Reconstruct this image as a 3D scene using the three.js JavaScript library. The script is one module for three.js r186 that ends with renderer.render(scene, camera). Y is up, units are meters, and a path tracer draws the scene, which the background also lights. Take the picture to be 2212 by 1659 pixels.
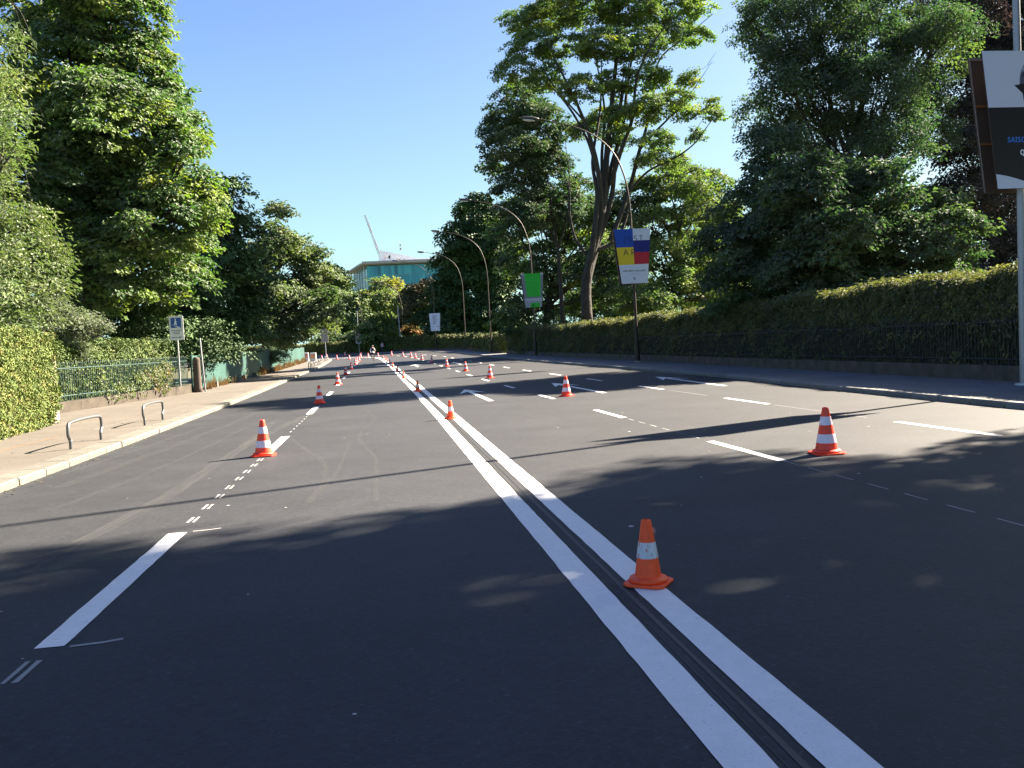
import * as THREE from 'three';
import { mergeGeometries } from 'three/addons/utils/BufferGeometryUtils.js';
import { MarchingCubes } from 'three/addons/objects/MarchingCubes.js';
import { RoundedBoxGeometry } from 'three/addons/geometries/RoundedBoxGeometry.js';

// ---------------------------------------------------------------- camera, sky, sun, exposure
const EXPOSURE = 8, SUN_STRENGTH = 5, SKY_GAIN = 0.118;
const rad = Math.PI / 180;
const clamp = (x, a = 0, b = 1) => Math.min(b, Math.max(a, x));
const lerp = (a, b, t) => a + (b - a) * t;
const smooth = (a, b, x) => { const t = clamp((x - a) / (b - a)); return t * t * (3 - 2 * t); };
const V = (x, y, z) => new THREE.Vector3(x, y, z);
const EYE = V(0, 1.6, 0);
const YAW = 8.35 * rad, PITCH = 1.25 * rad, ROLL = 3.3 * rad;
const camF = V(Math.sin(YAW) * Math.cos(PITCH), -Math.sin(PITCH), -Math.cos(YAW) * Math.cos(PITCH));
const flatR = V(Math.cos(YAW), 0, Math.sin(YAW));
const flatU = flatR.clone().cross(camF);
const camR = flatR.clone().multiplyScalar(Math.cos(ROLL)).addScaledVector(flatU, -Math.sin(ROLL));
const camU = flatU.clone().multiplyScalar(Math.cos(ROLL)).addScaledVector(flatR, Math.sin(ROLL));
const scene = new THREE.Scene();
const camera = new THREE.PerspectiveCamera(2 * Math.atan(829.5 / 1855) / rad, 4 / 3, 0.1, 3000);
camera.position.copy(EYE);
camera.quaternion.setFromRotationMatrix(new THREE.Matrix4().makeBasis(camR, camU, camF.clone().negate()));
camera.updateMatrixWorld();
const renderer = new THREE.WebGLRenderer({ antialias: true });
renderer.toneMapping = THREE.LinearToneMapping;
renderer.toneMappingExposure = EXPOSURE;
renderer.shadowMap.enabled = true;

const SUN_AZ = 22.5 * rad, SUN_EL = 34.5 * rad;          // the sun stands to the right, a little ahead
const sunDir = V(Math.cos(SUN_EL) * Math.cos(SUN_AZ), Math.sin(SUN_EL), -Math.cos(SUN_EL) * Math.sin(SUN_AZ));
const sun = new THREE.DirectionalLight(new THREE.Color().setRGB(1.0, 0.86, 0.68), SUN_STRENGTH);
sun.position.copy(sunDir).multiplyScalar(200).add(V(0, 0, -40));
sun.target.position.set(0, 0, -40);
sun.castShadow = true;
sun.shadow.mapSize.set(4096, 4096);
Object.assign(sun.shadow.camera, { left: -120, right: 120, top: 120, bottom: -120, near: 1, far: 500 });
scene.add(sun, sun.target);

{ // a clear morning sky: deep blue overhead, pale towards the horizon, whiter round the sun
  const w = 512, h = 256, data = new Float32Array(w * h * 4);
  for (let j = 0; j < h; j++) for (let i = 0; i < w; i++) {
    const el = ((j + 0.5) / h - 0.5) * Math.PI, az = ((i + 0.5) / w - 0.5) * 2 * Math.PI;
    const d = V(Math.cos(el) * Math.cos(az), Math.sin(el), Math.cos(el) * Math.sin(az));
    const s = Math.max(0, Math.sin(el));
    const e = Math.max(s, 0.07), deep = 1 - 0.55 * smooth(0.4, 1, s);
    const c = d.dot(sunDir), g = 0.72, glow = Math.pow(1 + g * g - 2 * g * c, -1.5) * 0.15 * (0.25 + 0.75 * Math.exp(-s * 1.5));
    data.set([
      SKY_GAIN * (deep * (1.0 * Math.exp(-4.1 * e)) + glow * 0.92),
      SKY_GAIN * (deep * (0.08 + 1.46 * Math.exp(-3.7 * e)) + glow * 1.0),
      SKY_GAIN * (deep * (0.14 + 1.02 * Math.exp(-0.55 * e)) + glow * 0.85), 1], (j * w + i) * 4);
  }
  const sky = new THREE.DataTexture(data, w, h, THREE.RGBAFormat, THREE.FloatType);
  sky.mapping = THREE.EquirectangularReflectionMapping;
  sky.magFilter = THREE.LinearFilter;
  sky.needsUpdate = true;
  scene.background = sky;
  scene.environment = sky;
}

// ---------------------------------------------------------------- helpers
function rng(seed) { let a = seed >>> 0; return () => { a = (a + 0x6D2B79F5) | 0; let t = Math.imul(a ^ (a >>> 15), 1 | a); t = (t + Math.imul(t ^ (t >>> 7), 61 | t)) ^ t; return ((t ^ (t >>> 14)) >>> 0) / 4294967296; }; }
function noise2(seed, size) { // tiling value noise, period size
  const r = rng(seed), v = new Float32Array(size * size).map(() => r());
  return (x, y) => {
    const xi = Math.floor(x), yi = Math.floor(y), fx = x - xi, fy = y - yi, m = n => ((n % size) + size) % size;
    const u = fx * fx * (3 - 2 * fx), w = fy * fy * (3 - 2 * fy), a = m(xi), b = m(xi + 1), c = m(yi) * size, d = m(yi + 1) * size;
    return lerp(lerp(v[c + a], v[c + b], u), lerp(v[d + a], v[d + b], u), w);
  };
}
function table(pts) { return x => { if (x <= pts[0][0]) return pts[0][1]; for (let i = 1; i < pts.length; i++) if (x <= pts[i][0]) return lerp(pts[i - 1][1], pts[i][1], (x - pts[i - 1][0]) / (pts[i][0] - pts[i - 1][0])); return pts[pts.length - 1][1]; }; }
// the street climbs gently, a little more steeply farther on; d is the distance ahead
const rise = d => 0.0218 * Math.min(d, 140) + (d < 0 ? 0 : 9e-5 * Math.min(d, 140) ** 2);
const gy = z => rise(-z);
const PXW = 2212, PXH = 1659, FOC = 1855;
function ray(x, y) { return camF.clone().addScaledVector(camR, (x - PXW / 2) / FOC).addScaledVector(camU, -(y - PXH / 2) / FOC); }
function px(x, y, d) { const r = ray(x, y); return EYE.clone().addScaledVector(r, -d / r.z); }
function gp(x, y, h = 0) { const r = ray(x, y).normalize(); let p = EYE.clone(); for (let t = 1; t < 260; t += 0.02) { p = EYE.clone().addScaledVector(r, t); if (p.y <= gy(p.z) + h) break; } return p; }
const ppm = d => FOC / d;                                   // image pixels to a metre at that distance

const taken = {};
function numbered(name) { const n = taken[name] = (taken[name] ?? -1) + 1; return n ? `${name}_${String(n).padStart(3, '0')}` : name; }
function finish(o) { o.castShadow = o.receiveShadow = true; return o; }
function obj(name, geo, mat, parent) { const m = finish(new THREE.Mesh(geo, mat)); m.name = name; parent.add(m); return m; }
function thing(name, label, category, pos = [0, 0, 0], turn = 0, group) {
  const o = new THREE.Group(); o.name = numbered(name); scene.add(o); o.position.set(...pos); o.rotation.y = turn;
  o.userData = { label, category }; if (group) o.userData.group = group; return o;
}
function single(name, geo, mat, label, category, group) { const m = finish(new THREE.Mesh(geo, mat)); m.name = numbered(name); m.userData = { label, category }; if (group) m.userData.group = group; scene.add(m); return m; }
function struct(name) { const o = new THREE.Group(); o.name = name; o.userData = { kind: 'structure' }; scene.add(o); return o; }
function dup(root, [x, y, z], turn, label, group) { const r = root.clone(); r.name = numbered(root.name.replace(/_\d{3}$/, '')); r.userData = { ...root.userData }; scene.add(r); r.position.set(x, y, z); r.rotation.y = turn; if (label) r.userData.label = label; if (group) r.userData.group = group; return r; }
function geom(pos, uv, idx, col) {
  const g = new THREE.BufferGeometry(); g.setAttribute('position', new THREE.Float32BufferAttribute(pos, 3));
  if (uv) g.setAttribute('uv', new THREE.Float32BufferAttribute(uv, 2)); if (col) g.setAttribute('color', new THREE.Float32BufferAttribute(col, 3));
  if (idx) g.setIndex(idx); g.computeVertexNormals(); return g;
}
const box = (w, h, d, x = 0, y = 0, z = 0) => new THREE.BoxGeometry(w, h, d).translate(x, y, z);
const rbox = (w, h, d, r, x = 0, y = 0, z = 0) => new RoundedBoxGeometry(w, h, d, 2, r).translate(x, y, z);
const merge = list => mergeGeometries(list.map(g => { const n = g.index ? g.toNonIndexed() : g; for (const k of Object.keys(n.attributes)) if (!['position', 'normal', 'uv'].includes(k)) n.deleteAttribute(k); return n; }));
function tube(points, r0, r1, sides = 7, seg = 0) { // a tapered tube along points (smoothed when seg is given)
  let pts = points; if (seg) pts = new THREE.CatmullRomCurve3(points).getPoints(seg);
  const pos = [], uv = [], idx = []; let n = null, len = 0;
  for (let i = 0; i < pts.length; i++) {
    const t = pts[Math.min(i + 1, pts.length - 1)].clone().sub(pts[Math.max(i - 1, 0)]).normalize();
    n = (n || (Math.abs(t.y) < 0.9 ? V(0, 1, 0) : V(1, 0, 0))).clone(); n.addScaledVector(t, -n.dot(t)).normalize();
    const b = t.clone().cross(n), f = i / (pts.length - 1), r = typeof r0 === 'function' ? r0(f) : lerp(r0, r1, f);
    if (i) len += pts[i].distanceTo(pts[i - 1]);
    for (let k = 0; k <= sides; k++) { const a = k / sides * 2 * Math.PI, p = pts[i].clone().addScaledVector(n, Math.cos(a) * r).addScaledVector(b, Math.sin(a) * r); pos.push(p.x, p.y, p.z); uv.push(k / sides, len); }
  }
  for (let i = 0; i < pts.length - 1; i++) for (let k = 0; k < sides; k++) { const a = i * (sides + 1) + k, c = a + sides + 1; idx.push(a, a + 1, c, a + 1, c + 1, c); }
  for (const [s, flip] of [[0, 0], [(pts.length - 1) * (sides + 1), 1]]) for (let k = 1; k < sides - 1; k++) flip ? idx.push(s, s + k, s + k + 1) : idx.push(s, s + k + 1, s + k);
  return geom(pos, uv, idx);
}
function makeTex(w, h, fn, { srgb = true, repeat, wrap = THREE.RepeatWrapping } = {}) {
  const data = new Uint8Array(w * h * 4);
  for (let j = 0; j < h; j++) for (let i = 0; i < w; i++) { const c = fn(i / w, j / h); const o = (j * w + i) * 4; for (let k = 0; k < 3; k++) data[o + k] = clamp(Array.isArray(c) ? c[k] : c) * 255; data[o + 3] = Array.isArray(c) && c.length > 3 ? clamp(c[3]) * 255 : 255; }
  const t = new THREE.DataTexture(data, w, h); t.wrapS = t.wrapT = wrap; t.magFilter = THREE.LinearFilter; t.minFilter = THREE.LinearMipmapLinearFilter; t.generateMipmaps = true;
  if (srgb) t.colorSpace = THREE.SRGBColorSpace; if (repeat) t.repeat.set(...repeat); t.needsUpdate = true; return t;
}
const toS = l => l <= 0.0031308 ? l * 12.92 : 1.055 * Math.pow(l, 1 / 2.4) - 0.055;
const S = (r, g, b, a) => a === undefined ? [toS(r), toS(g), toS(b)] : [toS(r), toS(g), toS(b), a];
const lin = (r, g, b) => new THREE.Color().setRGB(r, g, b);
const mat = (c, rough = 0.8, extra = {}) => new THREE.MeshStandardMaterial({ color: lin(...c), roughness: rough, ...extra });
const canvasTex = (w, h, draw) => { const c = document.createElement('canvas'); c.width = w; c.height = h; draw(c.getContext('2d'), w, h); const t = new THREE.CanvasTexture(c); t.colorSpace = THREE.SRGBColorSpace; return t; };

// ---------------------------------------------------------------- materials
const n64 = noise2(11, 64), n256 = noise2(12, 256), n8 = noise2(13, 8), n32 = noise2(14, 32);
const fine = noise2(15, 512);
const asphaltMap = makeTex(1024, 1024, (u, v) => {            // 8 m by 8 m
  const big = n8(u * 8, v * 8), mid = n32(u * 32, v * 32), sm = n256(u * 256, v * 256), gr = fine(u * 512, v * 512);
  let k = 0.035 * (0.84 + 0.20 * big + 0.14 * mid) * (0.76 + 0.26 * sm + 0.24 * gr);
  if (gr > 0.93) k *= 1.45;
  return S(k * 0.92, k * 0.975, k * 1.10);
});
const grainBump = makeTex(512, 512, (u, v) => 0.5 * fine(u * 512, v * 512) + 0.5 * n256(u * 256, v * 256), { srgb: false, repeat: [4, 4] });
const asphalt = new THREE.MeshPhysicalMaterial({ map: asphaltMap, roughness: 0.7, specularIntensity: 0.35, bumpMap: grainBump, bumpScale: 0.0025 });
const paintMap = makeTex(1024, 1024, (u, v) => {               // 2 m by 2 m: white road paint with grit and worn specks
  const a = n32(u * 32, v * 32), b = n256(u * 256, v * 256), c = fine(u * 512, v * 512);
  let k = 0.70 + 0.05 * a - 0.06 * b; if (c > 0.975 && b > 0.5) k = 0.28; if (n64(u * 64, v * 64) > 0.93) k *= 0.86;
  return S(k, k * 0.985, k * 0.95);
});
const paint = new THREE.MeshStandardMaterial({ map: paintMap, roughness: 0.7, bumpMap: grainBump, bumpScale: 0.0012 });
const chalk = mat([0.24, 0.24, 0.24], 0.9);
const tar = mat([0.022, 0.022, 0.023], 0.6), dustGrey = mat([0.05, 0.05, 0.05], 0.9);
const pavingMap = makeTex(1024, 1024, (u, v) => {
  const big = n8(u * 8 + 3, v * 8), mid = n32(u * 32, v * 32 + 5), sm = n256(u * 256, v * 256), gr = fine(u * 512, v * 512);
  let k = 0.088 * (0.78 + 0.26 * big + 0.14 * mid) * (0.82 + 0.2 * sm + 0.16 * gr);
  if (n64(u * 64, v * 64 + 9) > 0.9 && mid > 0.6) k *= 0.75;
  return S(k * 1.10, k * 0.95, k * 0.80);
});
const paving = new THREE.MeshStandardMaterial({ map: pavingMap, roughness: 0.85, bumpMap: grainBump, bumpScale: 0.003 });
const greyPavingMap = makeTex(512, 512, (u, v) => { const k = 0.15 * (0.8 + 0.25 * n8(u * 8 + 5, v * 8) + 0.14 * n32(u * 32, v * 32)) * (0.82 + 0.36 * n256(u * 256, v * 256)); return S(k, k * 0.98, k * 0.95); });
const greyPaving = new THREE.MeshStandardMaterial({ map: greyPavingMap, roughness: 0.85, bumpMap: grainBump, bumpScale: 0.003 });
const stoneMap = makeTex(512, 512, (u, v) => { const a = n8(u * 8, v * 8 + 2), b = n64(u * 64, v * 64), c = n256(u * 256, v * 256); const k = 0.14 * (0.80 + 0.2 * a + 0.12 * b) * (0.85 + 0.25 * c); return S(k * 1.03, k * 0.97, k * 0.82); });
const kerbStones = [1, 0.93, 0.86].map(k => new THREE.MeshStandardMaterial({ map: stoneMap, color: lin(k, k, k), roughness: 0.85, bumpMap: grainBump, bumpScale: 0.003 }));
const greyStone = [1.35, 1.2, 1.5].map(k => new THREE.MeshStandardMaterial({ map: stoneMap, color: lin(k * 0.92, k * 0.97, k * 1.08), roughness: 0.85, bumpMap: grainBump, bumpScale: 0.003 }));
const wallMap = makeTex(512, 512, (u, v) => { const a = n8(u * 8 + 1, v * 8 + 6), b = n32(u * 32, v * 32), c = n256(u * 256, v * 256); const k = 0.14 * (0.6 + 0.5 * a + 0.25 * b) * (0.8 + 0.35 * c); const m = smooth(0.55, 0.75, n8(u * 8 + 4, v * 8 + 1)) * b; return S(k * lerp(1.05, 0.6, m), k * lerp(0.97, 0.62, m), k * lerp(0.85, 0.4, m)); });
const wallMat = new THREE.MeshStandardMaterial({ map: wallMap, color: lin(0.62, 0.56, 0.5), roughness: 0.92, bumpMap: grainBump, bumpScale: 0.008 });
const stainedWall = new THREE.MeshStandardMaterial({ map: wallMap, color: lin(0.36, 0.31, 0.26), roughness: 0.92, bumpMap: grainBump, bumpScale: 0.008 });
const earthMap = makeTex(512, 512, (u, v) => { const a = n8(u * 8, v * 8), b = n64(u * 64, v * 64), c = n256(u * 256, v * 256); const k = 0.6 + 0.4 * b + 0.3 * c; return S(lerp(0.045, 0.09, a) * k, lerp(0.06, 0.075, a) * k, lerp(0.02, 0.045, a) * k); });
const earth = new THREE.MeshStandardMaterial({ map: earthMap, roughness: 0.95 });
const barkMap = makeTex(256, 512, (u, v) => { const r = n32(u * 16, v * 6), s = n64(u * 48, v * 10), k = 0.02 + 0.026 * r * s + 0.013 * s; return S(k * 1.1, k * 0.95, k * 0.78); });
const barkBump = makeTex(256, 512, (u, v) => n32(u * 16, v * 6) * 0.6 + n64(u * 48, v * 10) * 0.4, { srgb: false });
const bark = new THREE.MeshStandardMaterial({ map: barkMap, roughness: 0.95, bumpMap: barkBump, bumpScale: 0.03 });
const leafMat = new THREE.MeshPhysicalMaterial({ color: lin(1, 1, 1), roughness: 1, transmission: 0.5, thickness: 0, side: THREE.DoubleSide });
const solidLeaf = new THREE.MeshStandardMaterial({ color: lin(1, 1, 1), roughness: 0.75, side: THREE.DoubleSide });
const twigMat = mat([0.05, 0.045, 0.025], 0.95);
const galv = mat([0.36, 0.38, 0.40], 0.45, { metalness: 0.7 });
const galvPole = mat([0.30, 0.31, 0.33], 0.5, { metalness: 0.55 });
const bronze = mat([0.034, 0.022, 0.016], 0.55, { metalness: 0.25 });
const darkIron = mat([0.018, 0.022, 0.024], 0.6, { metalness: 0.2 });
const greenIron = mat([0.010, 0.042, 0.037], 0.5, { metalness: 0.1 });
const hoopMat = mat([0.12, 0.125, 0.13], 0.42, { metalness: 0.5 });
const black = mat([0.012, 0.012, 0.014], 0.6);

// ---------------------------------------------------------------- ground, road, pavements, kerbs
const kerbL = table([[-25, -5.2], [12, -5.2], [22, -5.3], [39, -5.55], [60, -5.95], [89, -6.1], [110, -6.5], [114, -6.75], [116.5, -7.4], [118.5, -9], [119.7, -14], [121, -70]]);
const kerbR = table([[-25, 11], [14, 11], [20, 11.3], [30, 12], [42, 12], [52, 11.7], [63, 11.25], [79, 11], [94, 10.5], [108, 9.8], [118, 8.8], [126, 7.2], [133, 4], [137, -2], [140, -12], [142, -70]]);
const wallX = table([[-25, 14.6], [18, 14.65], [33, 15.2], [46, 15.3], [60, 14.8], [75, 14.2], [94, 13], [110, 12.3], [124, 11.3], [134, 8.5], [141, 2], [145, -8], [147, -70]]);
function strip(ds, left, right, cols, lift, scale = 8) {
  const pos = [], uv = [], idx = [];
  ds.forEach((d, j) => { const a = left(d), b = right(d); for (let i = 0; i <= cols; i++) { const x = lerp(a, b, i / cols); pos.push(x, rise(d) + lift, -d); uv.push(x / scale, d / scale); } if (j) for (let i = 0; i < cols; i++) { const p = (j - 1) * (cols + 1) + i, q = p + cols + 1; idx.push(p, p + 1, q, p + 1, q + 1, q); } });
  return geom(pos, uv, idx);
}
const range = (a, b, s) => { const r = []; for (let x = a; x < b - 1e-6; x += s) r.push(x); r.push(b); return r; };
{
  const g = struct('ground');
  const ds = [-200, ...range(-30, 150, 1.5), 170, 220, 300, 420, 600, 900, 1300];
  obj('earth', strip(ds, () => -700, () => 700, 60, -0.03, 4), earth, g);
}
const road = struct('road');
obj('asphalt', strip(range(-22, 143, 0.75), kerbL, kerbR, 10, 0), asphalt, road);
const leftPavement = struct('pavement_left'), rightPavement = struct('pavement_right');
const pavL = table([[-25, -14], [46, -14], [48, -9.9], [110, -10.4], [114, -11.5], [115, -70], [121, -71]]);
obj('surface', strip(range(-22, 120.5, 0.75), pavL, d => kerbL(d) - 0.40, 5, 0.1), paving, leftPavement);
obj('surface', strip(range(-22, 143, 0.75), d => kerbR(d) + 0.47, d => wallX(d) + 0.2, 4, 0.1), greyPaving, rightPavement);

// kerb stones laid end to end along the line of the kerb
function kerbLine(parent, edge, d0, d1, dFar, width, side, mats, seed) {
  const r = rng(seed), pts = []; for (let d = d0; d < dFar; d += 0.05) pts.push(V(edge(d), rise(d), -d));
  const shape = new THREE.Shape(); const w = width, t = 0.105, c = 0.02;
  shape.moveTo(0, -0.1); shape.lineTo(0, t - c); shape.lineTo(side * c, t); shape.lineTo(side * w, t); shape.lineTo(side * w, -0.1); shape.closePath();
  const L = 0.985, stone = new THREE.ExtrudeGeometry(shape, { depth: L - 0.03, bevelEnabled: true, bevelSize: 0.008, bevelThickness: 0.008, bevelSegments: 1 });
  const far = []; let at = 0, n = 0;
  while (at < pts.length - 25) {
    let k = at, len = 0; while (k < pts.length - 1 && len < 1) { len += pts[k + 1].distanceTo(pts[k]); k++; }
    const p = pts[at], q = pts[k], f = q.clone().sub(p).normalize();
    const z = f.clone().negate(), x = V(0, 1, 0).cross(z).normalize(), y = z.clone().cross(x);
    const m = new THREE.Matrix4().makeBasis(x, y, z).setPosition(q.clone().add(V((r() - 0.5) * 0.012, (r() - 0.5) * 0.008, 0)));
    if (-p.z < d1) { const o = obj(n ? `kerb_stone_${String(n).padStart(3, '0')}` : 'kerb_stone', stone, mats[Math.floor(r() * mats.length)], parent); o.applyMatrix4(m); n++; }
    else far.push(stone.clone().applyMatrix4(m));
    at = k;
  }
  if (far.length) { const o = obj('distant_kerb_stones', merge(far), mats[0], parent); o.userData.kind = 'stuff'; }
}
kerbLine(leftPavement, kerbL, 6, 80, 120, 0.43, -1, kerbStones, 3);
kerbLine(rightPavement, kerbR, 6, 78, 142, 0.5, 1, greyStone, 4);

// ---------------------------------------------------------------- painted markings
const lineC = table([[-8, 1.45], [20, 1.38], [38, 1.22], [70, 0.75], [93, 0.12], [104, -0.25], [112, -0.9], [117, -2.4], [120, -5.5], [122, -11], [123, -20]]);
const lineL = table([[-5, -1.98], [20, -2.08], [40, -2.3], [70, -2.7], [100, -2.9], [108, -3.8], [114, -6]]);
const lineR = table([[0, 4.82], [20, 4.75], [40, 4.52], [65, 4.4], [92, 3.9], [100, 3.5], [113, 2.4], [121, 1]]);
const lineF = table([[0, 8.3], [30, 8.3], [40, 8.12], [53, 7.8], [80, 7.6], [100, 6.8], [115, 5], [125, 2]]);
const mr = rng(77);
function ribbon(pts, w, lift, jitter = 0.003) { // a flat band along points [x, d]
  const pos = [], uv = [], idx = []; let len = 0;
  pts.forEach(([x, d], i) => {
    const [xa, da] = pts[Math.max(0, i - 1)], [xb, db] = pts[Math.min(pts.length - 1, i + 1)], l = Math.hypot(xb - xa, db - da) || 1, nx = (db - da) / l, nd = -(xb - xa) / l;
    if (i) len += Math.hypot(x - pts[i - 1][0], d - pts[i - 1][1]);
    const wi = typeof w === 'function' ? w(i / (pts.length - 1)) : w;
    for (const s of [-1, 1]) { const e = s * wi / 2 + (mr() - 0.5) * 2 * jitter, px_ = x + nx * e, dd = d + nd * e; pos.push(px_, rise(dd) + lift, -dd); uv.push(px_ / 2, dd / 2); }
    if (i) { const p = 2 * i - 2; idx.push(p, p + 1, p + 2, p + 1, p + 3, p + 2); }
  });
  return geom(pos, uv, idx);
}
const along = (line, a, b, step, off = 0) => range(a, b, step).map(d => [line(d) + off, d]);
for (const off of [-0.178, 0.178]) obj('centre_line', ribbon(along(lineC, -6, 122.5, 0.16, off), 0.195, 0.004), paint, road);
obj('tar_seam', ribbon(along(lineC, -6, 60, 0.5, 0.02), 0.03, 0.003, 0.006), tar, road);
obj('tar_seam', ribbon(along(lineC, -6, 60, 0.5, -0.045), 0.006, 0.003, 0.002), dustGrey, road);
const dash = (line, a, b, w) => obj('lane_dash', ribbon(along(line, a, b, 0.15), w, 0.004), paint, road);
for (let k = 0; k < 11; k++) dash(lineL, 5.3 + 9.4 * k, 8.5 + 9.4 * k, 0.17);
for (let k = 0; k < 16; k++) { dash(lineR, 10 + 7 * k, 12.35 + 7 * k, 0.13); dash(lineF, 10.7 + 7.2 * k, 13.1 + 7.2 * k, 0.13); }
// faint setting-out marks between the dashes
const mark = (x, a, b, w = 0.03) => obj('setting_out_mark', ribbon([[x, a], [x, (a + b) / 2], [x, b]], w, 0.0035, 0.004), chalk, road);
for (const d of [9.0, 9.75, 10.45, 11.15, 11.9, 12.6, 13.3, 13.95, 14.5]) { mark(lineL(d) - 0.02, d, d + 0.3); mark(lineL(d) + 0.035, d, d + 0.3, 0.025); }
for (const d of [4.2, 4.75]) { mark(lineL(d) - 0.03, d, d + 0.33, 0.025); mark(lineL(d) + 0.03, d, d + 0.33, 0.03); }
for (let d = 18.8; d < 24; d += 0.7) mark(lineL(d), d, d + 0.25);
for (let d = 5.9; d < 9.8; d += 0.62) mark(lineR(d), d, d + 0.36, 0.022);
for (let d = 12.8; d < 16.6; d += 0.7) mark(lineR(d), d, d + 0.4, 0.02);
for (const [a, b] of [[8.52, -1.75], [5.28, -1.72]]) obj('setting_out_mark', ribbon([[-1.9, a], [b, a + 0.02], [b + 0.1, a + 0.05]], 0.035, 0.0035), chalk, road);
mark(8.3, 14, 17.6, 0.02); mark(8.3, 21.5, 24.6, 0.02);
function arrow(cx, d0, d1, lean = 0) { // straight-ahead lane arrow: shaft and two swept barbs
  const sh = (x, d) => [cx + x + lean * (d - d0), d], g = [];
  g.push(ribbon([sh(0, d0), sh(0, (d0 + d1) / 2), sh(0, d1 - 0.5)], 0.16, 0.004));
  for (const s of [-1, 1]) {
    const p = [sh(0, d1), sh(s * 0.10, d1 - 1.3), sh(s * 0.48, d1 - 2.9), sh(s * 0.10, d1 - 1.9)], q = [];
    const poly = [sh(0, d1), sh(s * 0.47, d1 - 2.9), sh(s * 0.075, d1 - 1.75)];
    for (const [x, d] of poly) q.push(x, rise(d) + 0.0045, -d);
    g.push(geom(q, poly.map(([x, d]) => [x / 2, d / 2]).flat(), s > 0 ? [0, 2, 1] : [0, 1, 2])); void p;
  }
  obj('lane_arrow', merge(g), paint, road);
}
arrow(3.0, 24.8, 32.2, -0.012); arrow(6.5, 25.2, 33.0, -0.012); arrow(10.2, 24.9, 33.0, 0.05);
arrow(2.6, 68, 75, -0.012); arrow(6.0, 68, 75, -0.012);
// pale dusty tyre tracks dragged across the left lanes
const dustTex = makeTex(256, 256, (u, v) => { const a = n64(u * 40, v * 6), b = n256(u * 200, v * 20); return smooth(0.25, 0.85, a * 0.6 + b * 0.6) * 0.8; }, { srgb: false });
const dust = new THREE.MeshStandardMaterial({ color: lin(0.074, 0.076, 0.08), roughness: 0.95, alphaMap: dustTex, transparent: true, opacity: 0.5 });
const faintDust = new THREE.MeshStandardMaterial({ color: lin(0.066, 0.068, 0.072), roughness: 0.95, alphaMap: dustTex, transparent: true, opacity: 0.38 });
function track(pts, w, m) { const c = new THREE.CatmullRomCurve3(pts.map(([x, d]) => V(x, 0, d))).getPoints(40).map(p => [p.x, p.z]); const g = ribbon(c, w, 0.0025, 0.02); const uv = g.attributes.uv; for (let i = 0; i < uv.count; i++) uv.setXY(i, (i % 2) * 0.4, Math.floor(i / 2) * 0.06); obj('tyre_track', g, m, road); }
track([[-3.1, 6.2], [-2.75, 10.4], [-2.68, 14.4], [-2.62, 17.6], [-2.4, 20.5], [-2.2, 23.4]], 0.19, dust);
track([[-2.72, 16.5], [-2.72, 19], [-2.85, 22.2]], 0.14, dust);
track([[-4.5, 12.5], [-4.2, 16.6], [-4.09, 19.1], [-3.89, 22.8], [-3.8, 26]], 0.2, faintDust);
track([[-5.0, 14], [-4.7, 18], [-4.5, 22]], 0.14, faintDust);
track([[-3.9, 10.5], [-3.6, 13], [-3.4, 17], [-3.3, 21]], 0.1, faintDust);
track([[-0.64, 24], [-0.33, 21.3], [-0.57, 16.7], [-0.23, 13.2], [-0.19, 11], [-0.2, 9.4]], 0.06, faintDust);
track([[-1.93, 17.5], [-1.4, 15], [-1.04, 13.4], [-0.86, 11.5], [-0.9, 9.6]], 0.09, faintDust);
track([[-0.71, 15.9], [-0.72, 13.5], [-0.76, 11.6], [-0.95, 9.6]], 0.06, faintDust);
track([[-2.2, 21], [-1.7, 22.5], [-1.4, 24]], 0.05, faintDust);
{ // flakes of paint and grit lying on the asphalt
  const r = rng(901), g = []; for (let i = 0; i < 70; i++) { const d = 2.6 + r() * 20, x = -4.8 + r() * 14; g.push(new THREE.CircleGeometry(0.006 + r() * r() * 0.022, 5).rotateX(-Math.PI / 2).rotateY(r() * 6).scale(1, 1, 0.5 + r()).translate(x, rise(d) + 0.004, -d)); }
  const o = obj('paint_flakes', merge(g), mat([0.5, 0.49, 0.46], 0.9), road); o.userData.kind = 'stuff';
}
{ // dry leaves and grit gathered in the gutters and along the pavement edges
  const r = rng(902), sets = [[], [], []];
  const leaf = (x, y, d) => { const l = 0.03 + 0.05 * r(), a = r() * 6.28, t = 0.3 * (r() - 0.5); sets[Math.floor(r() * 3)].push(geom([0, 0, 0, l * 0.5, 0.004, l * 0.3, l, 0.006, 0, l * 0.5, 0.004, -l * 0.3], [0, 0, 1, 0, 1, 1, 0, 1], [0, 1, 2, 0, 2, 3]).rotateX(t).rotateY(a).translate(x, y + 0.004, -d)); };
  for (let i = 0; i < 260; i++) { const d = 9 + 45 * r() * r(); leaf(kerbL(d) + 0.02 + 0.5 * r() * r() * r(), rise(d), d); }
  for (let i = 0; i < 160; i++) { const d = 9 + 34 * r(); leaf(kerbL(d) - 0.5 - 3 * r(), rise(d) + 0.1, d); }
  for (let i = 0; i < 260; i++) { const d = 11 + 40 * r() * r(); leaf(r() < 0.5 ? kerbR(d) + 0.6 + 0.5 * r() : wallX(d) - 1.8 * r() * r(), rise(d) + 0.1, d); }
  [[0.085, 0.06, 0.03], [0.12, 0.10, 0.05], [0.07, 0.08, 0.035]].forEach((c, k) => { const o = finish(new THREE.Mesh(merge(sets[k]), mat(c, 0.9, { side: THREE.DoubleSide }))); o.name = numbered('leaf_litter'); o.userData = { label: ['brown fallen leaves along the kerbs', 'pale tan fallen leaves along the kerbs', 'dull green fallen leaves along the kerbs'][k], category: 'leaf litter', kind: 'stuff' }; scene.add(o); });
}
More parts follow.
